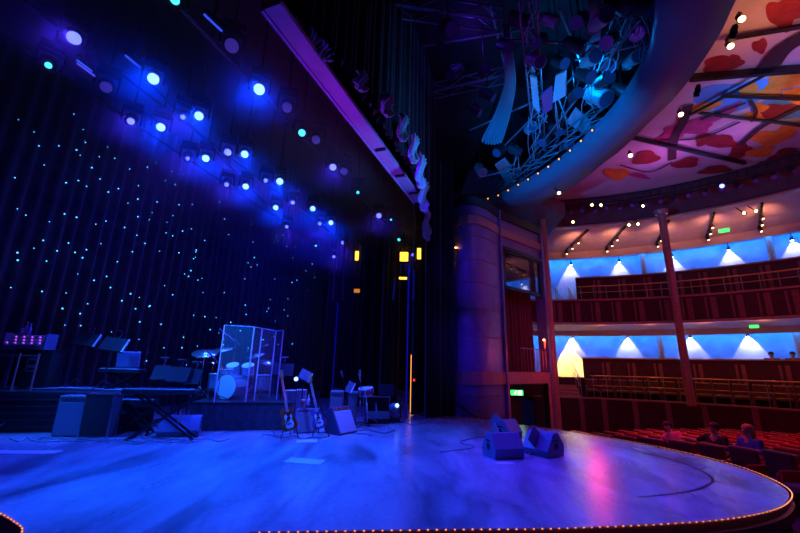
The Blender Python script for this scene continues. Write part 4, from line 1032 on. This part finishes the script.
def mic_stand(p, h, boom, label, mic=True):
    t = thing('microphone_stand', label, 'microphone stand', p)
    MB().tube([(0, 0, .05), (0, 0, h)], .011, 8).build('pole', M_chrome, t)
    for k in range(3): a = k*2.1+.3; MB().tube([(0, 0, .12), (.27*math.cos(a), .27*math.sin(a), .012)], .011).build('leg', M_black, t)
    e = Vector((boom[0], boom[1], h+boom[2])); MB().tube([(-e.x*.35, -e.y*.35, h-boom[2]*.35), (0, 0, h), e], .009, 6).build('boom', M_chrome, t)
    d = (e-Vector((0, 0, h))).normalized()
    if mic: MB().cyl(e, e+d*.13, .014, .024, 10).ball(e+d*.15, .028, 10, 6).build('microphone', M_steel, t, True)
mic_stand(on(236, 10.3, DZ, DZ+1.3), OY(236, 342, 10.3).z-DZ, (-.3, -.1, .22), 'boom microphone stand inside the drum screen over the toms')
mic_stand(on(250, 10.45, DZ, DZ+1.1), OY(250, 350, 10.45).z-DZ, (.35, -.1, .1), 'second boom microphone stand inside the drum screen', True)
mic_stand(on(217, 9.35, DZ), .75, (-.15, -.1, .2), 'low microphone stand with a bright blue lit pole left of the screen')
# screen
def dpt(px, Y): return on(px, Y, DZ)
N_ = [dpt(213, 9.42), dpt(245.5, 9.45), dpt(254, 9.85), dpt(269, 10.7), dpt(276, 10.15)]
N_ = [OZ(213.5, 402.5, DZ), OZ(245.5, 402, DZ), OZ(254, 400.5, DZ), OZ(269, 398, DZ), OZ(276.5, 399.5, DZ)]
sc = thing('drum_screen', 'clear acrylic folding screen of tall panels standing round the drum kit', 'screen', N_[1])
M_acr = mat('clear_acrylic', (.75, .75, 1), .05, alpha=.05); M_acre = mat('acrylic_edge', (.75, .7, .95), .2, coat=.5)
for i in range(4):
    a, b_ = N_[i]-N_[1], N_[i+1]-N_[1]; d = b_-a; H = 1.7
    pn = MB().box((a+b_)/2+Vector((0, 0, H/2)), (d.length-.02, .01, H), Matrix.Rotation(math.atan2(d.y, d.x), 3, 'Z')).build('panel', M_acr, sc)
    for q in ((a, b_)):
        qq = q.lerp((a+b_)/2, .02); MB().cyl(qq, qq+Vector((0, 0, H)), .014, n=6).build('edge_strip', M_acre, pn)
    MB().tube([a.lerp(b_, .02)+Vector((0, 0, H)), a.lerp(b_, .98)+Vector((0, 0, H))], .008, 5).build('edge_strip', M_acre, pn)
# ------------------------------------------------------------------ guitars
def guitar(p, rz, label, body, lean=-.25, s=1.):
    t = thing('electric_guitar', label, 'guitar', p, rot=(lean, -.27, rz))
    out = [(0, 0), (.11, .01), (.165, .09), (.14, .2), (.105, .26), (.13, .34), (.115, .42), (.055, .44), (.03, .38), (0, .37), (-.03, .38), (-.06, .46), (-.12, .45), (-.14, .36), (-.11, .27), (-.14, .2), (-.16, .1), (-.1, .01)]
    o2 = [(v.x, v.y) for v in smooth_curve([Vector((x*s, y*s, 0)) for x, y in out]+[Vector((0, 0, 0))], 4)][:-1]
    M9 = Matrix.Rotation(PI/2, 4, 'X')
    MB().prism(o2, -.022, .022).build('body', body, t, bevel=.006, xf=M9)
    MB().prism([(x*.55*1., .05+y*.6) for x, y in o2], .023, .028).build('pickguard', M_paper, t, xf=M9)
    MB().box((0, .0, .74*s), (.045, .03, .74*s)).build('neck', M_wood, t); MB().box((0, -.018, .7*s), (.05, .01, .66*s)).build('fingerboard', mat('rosewood', (.55, .5, .5), .25), t)
    MB().box((.01, 0, 1.17*s), (.075, .02, .17*s), (0, .1, 0)).build('headstock', M_wood, t)
    st = MB()
    for k in range(4): st.cyl((-.016+.011*k, -.03, .12*s), (-.016+.011*k, -.026, 1.12*s), .0018, n=4)
    st.build('strings', M_chrome, t)
    MB().box((0, -.03, .13*s), (.08, .015, .02)).box((0, -.03, .24*s), (.08, .012, .03)).build('bridge_and_pickups', M_chrome, t)
def gstand(p, rz, label):
    t = thing('guitar_stand', label, 'stand', p, rz)
    MB().tube([(0, .26, 0.012), (0, .12, .62)], .012).build('back_leg', M_black, t)
    for sx in (-1, 1): MB().tube([(0, .12, .6), (sx*.17, -.12, .012)], .012).build('front_leg', M_black, t); MB().tube([(sx*.09, .06, .14), (sx*.09, -.08, .14), (sx*.09, -.09, .18)], .012).build('cradle', M_black, t)
g1 = OZ(290, 438, 0); g2 = OZ(320, 436, 0)
guitar(g1+Vector((0, .0, .14)), .25, 'sunburst electric guitar on the left stand, long pale neck pointing up', mat('sunburst', (.65, .12, .03), .2, noise=.6, scale=4, coat=1), -.2, 1.0)
gstand(g1+Vector((0, -.03, 0)), .25, 'black stand under the left sunburst guitar')
guitar(g2+Vector((0, .0, .14)), .3, 'dark violet electric bass leaning on the right stand beside the amplifier', mat('violet_lacquer', (.2, .08, .3), .2, coat=1), -.28, .95)
gstand(g2+Vector((0, -.03, 0)), .3, 'black stand under the right violet bass')
speaker_cab(on(307, 9.0), .35, .52, .32, .52, 'purple lit combo amplifier between the two guitars', mat('purple_tolex', (.3, .14, .34), .5), 'guitar_amplifier', -.3)
bottle(on(303, 9.15, .56), 'small red cup on top of the combo amplifier', mat('red_plastic', (.7, .08, .1), .3), .11, True)
bottle(on(308, 9.2, .56), 'clear pale bottle on top of the combo amplifier', mat('pale_plastic', (.5, .6, .8), .2), .2)
t = speaker_cab(OZ(349, 434, 0)+Vector((0, 0, .01)), .95, .6, .38, .62, 'large blue lit speaker cabinet leaning back right of the guitars', mat('blue_tolex', (.05, .06, .12), .5), 'speaker_cabinet', -.5, mat('blue_grille_cloth', (.33, .35, .5), .6))
MB().box((0, .44, .16), (.04, .03, .46), (-.6, 0, 0)).build('tilt_leg', M_black, t)
speaker_cab(on(335, 10.1), .1, .34, .3, .82, 'tall narrow amplifier stack behind the leaning cabinet, left one', M_cabinet, 'guitar_amplifier')
speaker_cab(on(351, 10.2), .1, .26, .3, .8, 'tall narrow amplifier stack behind the leaning cabinet, right one', M_cabinet, 'guitar_amplifier')
drum('conga_drum', on(288, 10.2, .02), .17, .78, 'tall round hand drum behind the left guitar', legs=0)
drum('conga_drum', on(299, 10.5, .02), .15, .78, 'second tall hand drum behind the amplifier', legs=0)
music_stand(on(304, 9.6, 0, 0+1.25), .6, OY(304, 380, 9.6).z, .3, 'music stand with a bright white sheet above the guitars', True, False, .3, .26, M_wedge, .5)
music_stand(on(283, 10.1, 0, 0+1.25), .2, OY(283, 374, 10.1).z, .5, 'black music stand just right of the drum screen', False, True, .5)
music_stand(on(349, 9.7, 0, 0+1.25), .1, OY(350, 392, 9.7).z, .17, 'small stand with a slanted white sheet left of the percussion drum', True, False, .2, .26, M_wedge, .4)
t = thing('stage_lantern', 'bright blue white lamp beside the white sheet above the guitars', 'light', OY(296, 379, 9.75))
MB().cyl((0, .02, 0), (-.03, .25, .02), .06, .05, 12).build('housing', M_black, t); MB().cyl((0, .015, 0), (0, .0, 0), .05, n=12).build('lens', glow('lantern_lens', (.2, .4, 1), 4), t); MB().cyl((0, .12, 0), (0, .14, -OY(296, 379, 9.75).z), .012, n=6).build('pole', M_black, t)
# percussion
zz = OY(366, 395, 10.2).z
t = drum('timbale_drum', on(366, 10.2, zz), .19, .17, 'single red shell percussion drum on a stand with lit metal rim', rot=(.18, -.1, 0), shell=mat('red_shell', (.45, .08, .14), .3, coat=.6), legs=0)
MB().cyl((0, 0, 0), (0, 0, -zz+.05), .014, n=8).build('pole', M_chrome, t)
for k in range(3): a = 2.1*k; MB().tube([(0, 0, -zz+.3), (.24*math.cos(a), .24*math.sin(a), -zz+.04)], .012).build('leg', M_chrome, t)
m = MB().tube([(-.15, .1, .2), (.14, -.05, .21)], .008).build('drumstick', M_wood, t)
mic_stand(OZ(362, 427, 0), .75, (-.1, .02, .35), 'chrome microphone stand in front of the percussion drum')
mic_stand(on(359, 10.0), 1.05, (-.02, .0, .12), 'slim straight microphone stand left of the percussion drum')
mic_stand(on(345, 10.3), .85, (-.12, .0, .3), 'angled microphone stand behind the leaning cabinet')
road_case(on(377, 11.2), .1, .66, .5, .62, 'black road case in shadow behind the percussion drum', M_cloth, False)
music_stand(on(387, 11.4, 0, 0+1.25), 0, OY(388, 394, 11.4).z, .46, 'lone black music stand near the far wing', False, False, .4)
# floor moving head
p = OY(394, 412, 11.0); t = thing('floor_moving_light', 'round moving light standing on the floor by the far wing, glowing blue spot', 'stage light', (p.x, p.y, 0))
MB().box((0, 0, .06), (.34, .3, .12)).build('base', M_black, t, bevel=.02); MB().box((.18, 0, .26), (.04, .1, .34)).box((-.18, 0, .26), (.04, .1, .34)).build('yoke', M_black, t)
MB().ball((0, 0, .34), (.15, .16, .15), 16, 10).build('head', mat('blue_grey_shell', (.2, .22, .3), .4), t, True); MB().cyl((.07, -.1, .42), (.09, -.13, .45), .05, n=12).build('lens', glow('floor_lens', (.2, .4, 1), 4), t)
# stool-like white cases near floor
def cable(pts, label, r=.009, m=None):
    o = MB().tube(smooth_curve([OZ(x, y, .012) if not isinstance(x, Vector) else x for x, y in pts], 8), r, 5).build('cable', m or mat('blue_black_cable', (.12, .12, .18), .35), smooth=True); tag(o, label, 'cable')
rd = random.Random(8)
for i, (x0, x1, y) in enumerate([(10, 60, 439), (30, 110, 441), (80, 150, 440), (110, 190, 442), (140, 210, 438), (60, 130, 438), (160, 230, 440)]):
    n = 7; cable([(x0+(x1-x0)*k/(n-1), y+rd.uniform(-2.2, 2.2)) for k in range(n)], 'thin cable snaking on the floor before the left riser, %s from the left edge' % ORD[i], .012, mat('grey_cable2', (.35, .35, .45), .4))
for i, (x0, x1, y) in enumerate([(262, 300, 434), (275, 330, 437), (318, 372, 434), (340, 395, 431), (385, 440, 424)]):
    n = 7; cable([(x0+(x1-x0)*k/(n-1), y+rd.uniform(-2, 2)) for k in range(n)], 'thin cable on the floor by the guitars, %s from the left' % ORD[i])
cable([(525, 452), (530, 449), (535, 452), (529, 454), (536, 447), (540, 451)], 'small tangle of pale cable between the two near wedge monitors', .012, mat('pale_cable', (.5, .5, .6), .4))
cable([(503, 438), (480, 437), (460, 442), (475, 447), (440, 452)], 'thin cable trailing left from the nearest wedge monitor', .008)
cable([(262, 437), (264, 431), (268, 428), (272, 430), (276, 437)], 'short loop of cable at the right foot of the drum platform')
for i, (x0, x1) in enumerate([(5, 70), (40, 130), (62, 150)]):
    P_ = [on(x0+(x1-x0)*k/6, 8.75+i*.08+rd.uniform(-.1, .1), RZ1+.02+abs(rd.uniform(0, .04))) for k in range(7)]
    o = MB().tube(smooth_curve(P_, 8), .013, 5).build('cable', mat('grey_cable2', (.35, .35, .45), .4), smooth=True); tag(o, 'loose cable lying along the top of the left riser, %s one' % ORD[i], 'cable')

# ------------------------------------------------------------------ people
def skin_mesh(name, verts, edges, radii, m, parent, lvl=2):
    me = bpy.data.meshes.new(name); me.from_pydata(verts, edges, []); me.materials.append(m)
    o = bpy.data.objects.new(name, me); col.objects.link(o); o.parent = parent
    md = o.modifiers.new('skin', 'SKIN'); md.use_smooth_shade = True
    sv = me.skin_vertices[0].data if me.skin_vertices else None
    if sv is None:
        bm = bmesh.new(); bm.from_mesh(me); bm.verts.layers.skin.new() if not bm.verts.layers.skin else None; bm.to_mesh(me); bm.free(); sv = me.skin_vertices[0].data
    for i, r in enumerate(radii): sv[i].radius = r if isinstance(r, tuple) else (r, r)
    sv[0].use_root = True
    s = o.modifiers.new('sub', 'SUBSURF'); s.levels = s.render_levels = lvl
    return o
def person(p, rz, label, shirt, hair, pants=M_case, arm=0, longh=False, lean=0., skin=M_skin):
    t = thing('person', label, 'person', p, rz, rot=(0, lean, rz))
    # seated, facing +y, seat surface at z .48
    V = [(0, 0, .55), (0, -.02, .75), (0, -.01, .95), (0, .0, 1.06), (0, .02, 1.12), (0, .03, 1.19), (0, .03, 1.27)]
    R_ = [(.15, .12), (.135, .1), (.16, .1), (.06, .06), (.05, .055), (.075, .09), (.06, .075)]
    E_ = [(0, 1), (1, 2), (2, 3), (3, 4), (4, 5), (5, 6)]
    for s in (-1, 1):
        b = len(V)
        if arm and s == arm: V += [(s*.19, 0, 1.0), (s*.4, .12, .86), (s*.52, .28, .9), (s*.56, .36, .9)]
        else: V += [(s*.19, 0, 1.0), (s*.25, .06, .72), (s*.14, .28, .64), (s*.08, .36, .62)]
        R_ += [.06, .048, .038, .034]; E_ += [(2, b), (b, b+1), (b+1, b+2), (b+2, b+3)]
        # fingers
        w = V[b+3]; d = (Vector(V[b+3])-Vector(V[b+2])).normalized()
        for k in range(5):
            f = len(V); sx = Vector((1, 0, 0)) if abs(d.x) < .8 else Vector((0, 1, 0))
            o_ = Vector(w)+sx*(.016*(k-2))+d*.03; l = [.05, .075, .08, .075, .06][k]
            V += [tuple(o_), tuple(o_+d*l+Vector((0, 0, -.015)))]; R_ += [.01, .007]; E_ += [(b+3, f), (f, f+1)]
        b = len(V); V += [(s*.1, .08, .53), (s*.12, .46, .52), (s*.13, .47, .12), (s*.13, .58, .04)]; R_ += [.09, .065, .045, .035]; E_ += [(0, b), (b, b+1), (b+1, b+2), (b+2, b+3)]
    f = len(V); V.append((0, .125, 1.18)); R_.append(.012); E_.append((5, f))     # nose
    for s in (-1, 1): f = len(V); V.append((s*.085, .03, 1.19)); R_.append(.014); E_.append((5, f))
    skin_mesh('body', V, E_, R_, skin, t, 2)
    SV = [(0, 0, .52), (0, -.02, .75), (0, -.01, .96), (0, .0, 1.03)]; SR = [(.17, .14), (.155, .12), (.18, .12), (.075, .075)]; SE = [(0, 1), (1, 2), (2, 3)]
    for s in (-1, 1):
        b = len(SV)
        if arm and s == arm: SV += [(s*.2, 0, 1.0), (s*.4, .12, .86)]
        else: SV += [(s*.2, 0, 1.0), (s*.25, .06, .74)]
        SR += [.075, .065]; SE += [(2, b), (b, b+1)]
    skin_mesh('shirt', SV, SE, SR, shirt, t)
    skin_mesh('trousers', [(0, 0, .54), (.1, .08, .53), (.12, .46, .52), (.13, .47, .14), (-.1, .08, .53), (-.12, .46, .52), (-.13, .47, .14)], [(0, 1), (1, 2), (2, 3), (0, 4), (4, 5), (5, 6)], [(.17, .13), .11, .085, .065, .11, .085, .065], pants, t)
    h = MB(); h.ball((0, .0, 1.235), (.1, .11, .095), 16, 10)
    if longh: h.ball((0, -.045, 1.14), (.1, .07, .16), 14, 10); h.ball((.075, .0, 1.15), (.035, .06, .12), 10, 8); h.ball((-.075, .0, 1.15), (.035, .06, .12), 10, 8)
    h.build('hair', hair, t, True)
    e = MB()
    for s in (-1, 1): e.ball((s*.032, .112, 1.205), (.012, .006, .007), 8, 5)
    e.build('eyes', M_hole, t); MB().ball((0, .11, 1.135), (.024, .008, .007), 8, 5).build('mouth', mat('lips', (.5, .12, .12), .5), t)
    return t
M_blond = mat('blond_hair', (.5, .3, .13), .6, noise=.3, scale=40); M_darkh = mat('dark_hair', (.03, .02, .02), .6)
TAKEN = []
def seat_near(px, Y, row=None):
    p = on(px, Y); b = min((s for s in SEATS if s[0] == row and s not in TAKEN), key=lambda s: abs(proj((s[2].x, s[2].y, s[2].z+1))[0]-px)+.3*abs(s[2].y-Y)); TAKEN.append(b); return b
for px, Y, kw in ((737, 9.2, dict(label='blonde person in a blue top sitting in the stalls, looking at the stage', shirt=mat('blue_shirt', (.06, .1, .55), .8), hair=M_blond, longh=True)),
                  (712, 9.6, dict(label='dark haired person in a black shirt sitting in the stalls beside the blonde one', shirt=mat('black_shirt', (.02, .02, .03), .8), hair=M_darkh, arm=1)),
                  (679, 10.0, dict(label='person in a pink top leaning sideways over the seat row near the stage rim', shirt=mat('pink_shirt', (.75, .2, .35), .8), hair=M_darkh, arm=1, lean=.35))):
    s = seat_near(px, Y, 1); q = on(px, Y); 
    best = s[2]
    person(best+Vector((0, 0, 0)), s[3]-.25, **kw)
for px, lb, hr in ((771, 'dark figure sitting on the lower tier before the blue wall, left of two', M_darkh), (793, 'dark figure sitting on the lower tier before the blue wall, right of two', M_darkh)):
    a = ang_for(px, 13.55, 2.2); person(arcpt(13.75, a, 1.1), a+PI/2, lb, mat('dark_jacket', (.03, .02, .05), .8), hr, arm=0)

# ------------------------------------------------------------------ lights
BL = (.008, .07, 1)
# deck washes from the overhead rig
for (x, y, pw_, tx, ty, an, c) in [(-3.5, 8.2, 1900, -1.8, 5.5, 60, (.0, .11, 1)), (-4.5, 6.0, 1500, -3.0, 6.5, 60, (.0, .1, 1)), (-2.6, 6, 600, -.2, 6.5, 55, (.0, .08, 1)), (-2.1, 9.5, 1400, .3, 8.8, 50, (.01, .1, 1)), (-4.6, 9.6, 1400, -5.6, 8.6, 50, (.01, .09, 1)), (-1.8, 11.5, 1800, -3.2, 9.6, 50, (.02, .09, 1)), (-6.5, 10, 1500, -7.2, 8.8, 60, (.02, .06, 1)), (-.4, 11.5, 900, -1.2, 9.8, 50, (.02, .05, 1))]:
    light('SPOT', (x, y, 5.35), pw_, c, (tx, ty, 0), .12, an, .8)
for (x, y, z, pw_, tx, ty, an, c) in [(2.5, 8, 7.6, 1700, 3.0, 6.2, 55, (.06, .01, 1)), (4.2, 9.5, 7.8, 1100, 3.8, 7.2, 50, (.16, .01, 1)), (1.5, 5.5, 7.8, 900, 1.5, 5, 60, (.03, .015, 1))]:
    light('SPOT', (x, y, z), pw_, c, (tx, ty, 0), .15, an, .9)
# added spots that brighten the band gear, no fixtures stand there
light('SPOT', (-7.5, 4.5, 4.5), 900, (.01, .12, 1), (-5.5, 9, .6), .1, 45, .7)
light('SPOT', (.8, 8.0, 5.5), 420, (.1, .03, 1), (-2.4, 9.6, .6), .1, 40, .7)
light('SPOT', (-3.2, 6.8, 5.2), 2000, (.01, .2, 1), (-4.3, 9.9, 1.1), .08, 24, .6)
light('SPOT', (-6.2, 6.6, 5.2), 1100, (.01, .14, 1), (-6.8, 8.6, .9), .08, 40, .7)
light('SPOT', (-1.2, 7.6, 5.2), 1200, (.03, .12, 1), (-2.0, 9.4, .5), .08, 30, .7)
light('POINT', (6.45, 13.3, 2.0), 60, (1, .06, .08), size=.3)  # added red lamp, placed for the far seats and a deck streak
# curtain wash
light('AREA', (-5.5, 9.5, 6.6), 40, (.05, .02, 1), (-9, 14, 3), 3, sy=1)
light('AREA', (-3.0, 15, 6.6), 90, (.01, .01, 1), (-6, 16.5, 4), 3, sy=1)
light('SPOT', (-2.5, 9, 5.8), 160, (.06, .03, 1), (-5, 9, .9), .3, 80, 1)
# purple header light
light('SPOT', (-1.9, 6.6, 1.6), 420, (.5, .01, 1), (-.9, 6.4, 5.8), .15, 75, 1)
light('SPOT', (2.6, 6.6, 3.8), 700, (.03, .25, 1), (0, 7.6, 6.1), .2, 60, 1)
# apron void and soffit
light('SPOT', (1.0, 9.5, 5.0), 1500, (.0, .2, 1), (5.0, 11.0, 8.4), .08, 75, .8)
light('SPOT', (3.6, 10.8, 7.0), 40, (.0, .2, 1), (5.6, 11.8, 8.1), .05, 90, 1)
light('SPOT', (3.9, 6.5, 6.6), 25, (.0, .14, 1), (5.6, 6.8, 8.1), .1, 90, 1)
light('SPOT', (3.2, 7.2, 6.6), 420, (.0, .28, 1), (4.6, 9.4, 8.9), .06, 85, .6)
light('POINT', (4.6, 8.6, 9.2), 140, (.0, .25, 1), size=.1)
light('POINT', (1.6, 8, 9.6), 12, (.08, .02, 1), size=.1)
# proscenium wall
light('SPOT', (-.2, 6.5, 5.9), 700, (.07, .0, 1), (2.2, 12.6, 1.8), .15, 20, .8); light('SPOT', (-.2, 6.5, 5.9), 600, (.07, .0, 1), (2.2, 12.6, 4.6), .15, 20, .8)
light('SPOT', (5.0, 8, 7.6), 200, (.42, .05, .8), (4.2, 13.5, 3.8), .2, 70, 1)
# painted ceiling
def mur(px, py, pw_, c, an=55, z=8.25, back_=(0, 0)):
    q = OZ(px, py, ZM); s = q+Vector((.7+back_[0], -.7+back_[1], z-ZM)); light('SPOT', s, pw_, c, q, .15, an, 1)
mur(745, 20, 100, (1, .3, .04), 120); mur(790, 50, 60, (.6, .3, .9), 130); mur(735, 95, 90, (.03, .3, 1), 100); mur(785, 105, 70, (1, .45, .15), 110); mur(650, 155, 90, (.8, .15, .8), 120); mur(710, 140, 60, (.5, .1, .9), 130)
# stalls and balconies
light('POINT', (9.5, 11, 6.5), 45, (1, .05, .22), size=.5)
light('POINT', (13.5, 9.5, 6.5), 42, (1, .06, .22), size=.5)
light('POINT', (11.5, 10, 3.2), 60, (1, .02, .04), size=1.2); light('SPOT', (5.9, 10.4, 5.0), 900, (1, .012, .02), (9.4, 10.5, -.6), .3, 80, 1)  # red lamps added to lift the seat rows, no known fixture
for px in (600, 650, 705, 765): a = ang_for(px, 12.3, 3.2); light('SPOT', arcpt(12.6, a, 3.3), 38, (1, .3, .07), arcpt(12.0, a, 0), .08, 110, .6); light('POINT', arcpt(12.0, a, 3.3), 6, (1, .3, .1), size=.08)
for px in (600, 665, 745): a = ang_for(px, 12.3, 7.4); light('SPOT', arcpt(11.9, a, 6.6), 22, (1, .22, .08), arcpt(12.6, a, 8.4), .1, 130, 1)

# ------------------------------------------------------------------ world and view
w = bpy.data.worlds.new('world'); scn.world = w; w.use_nodes = True
w.node_tree.nodes['Background'].inputs[0].default_value = (.02, .02, .2, 1); w.node_tree.nodes['Background'].inputs[1].default_value = .06
scn.view_settings.view_transform = 'Standard'; scn.view_settings.look = 'None'; scn.view_settings.gamma = 1; scn.view_settings.exposure = 0
scn.view_settings.use_curve_mapping = False

for (p, k) in hp:
    if k in ('hot', 'mid'): light('SPOT', (p.x*.98, p.y-.22, p.z-.1), 330 if k == 'hot' else 70, (.0, .03, 1) if k == 'hot' else (.05, .02, 1), (p.x*.85, p.y-1.2, 3), .06, 120, 1)
hm = bpy.data.materials.new('stage_haze'); hm.use_nodes = True; nt = hm.node_tree; nt.nodes.remove(nt.nodes['Principled BSDF'])
vs_ = nt.nodes.new('ShaderNodeVolumeScatter'); vs_.inputs['Density'].default_value = .11; vs_.inputs['Anisotropy'].default_value = .3
nt.links.new(vs_.outputs[0], nt.nodes['Material Output'].inputs['Volume'])
ha, hb, hc = h0-hd*3-hn*.35, h1+hd*1.0-hn*.35, h1+hd*9-hn*.3
o = MB().prism([(ha.x, ha.y), (hb.x, hb.y), (hc.x, hc.y), (-2.2, 21.5), (-12.6, 2.5)], 5.45, 9.4).build('stage_haze', hm); tag(o, 'thin haze hanging over the dark stage around the blue lamps', 'haze', kind='stuff')
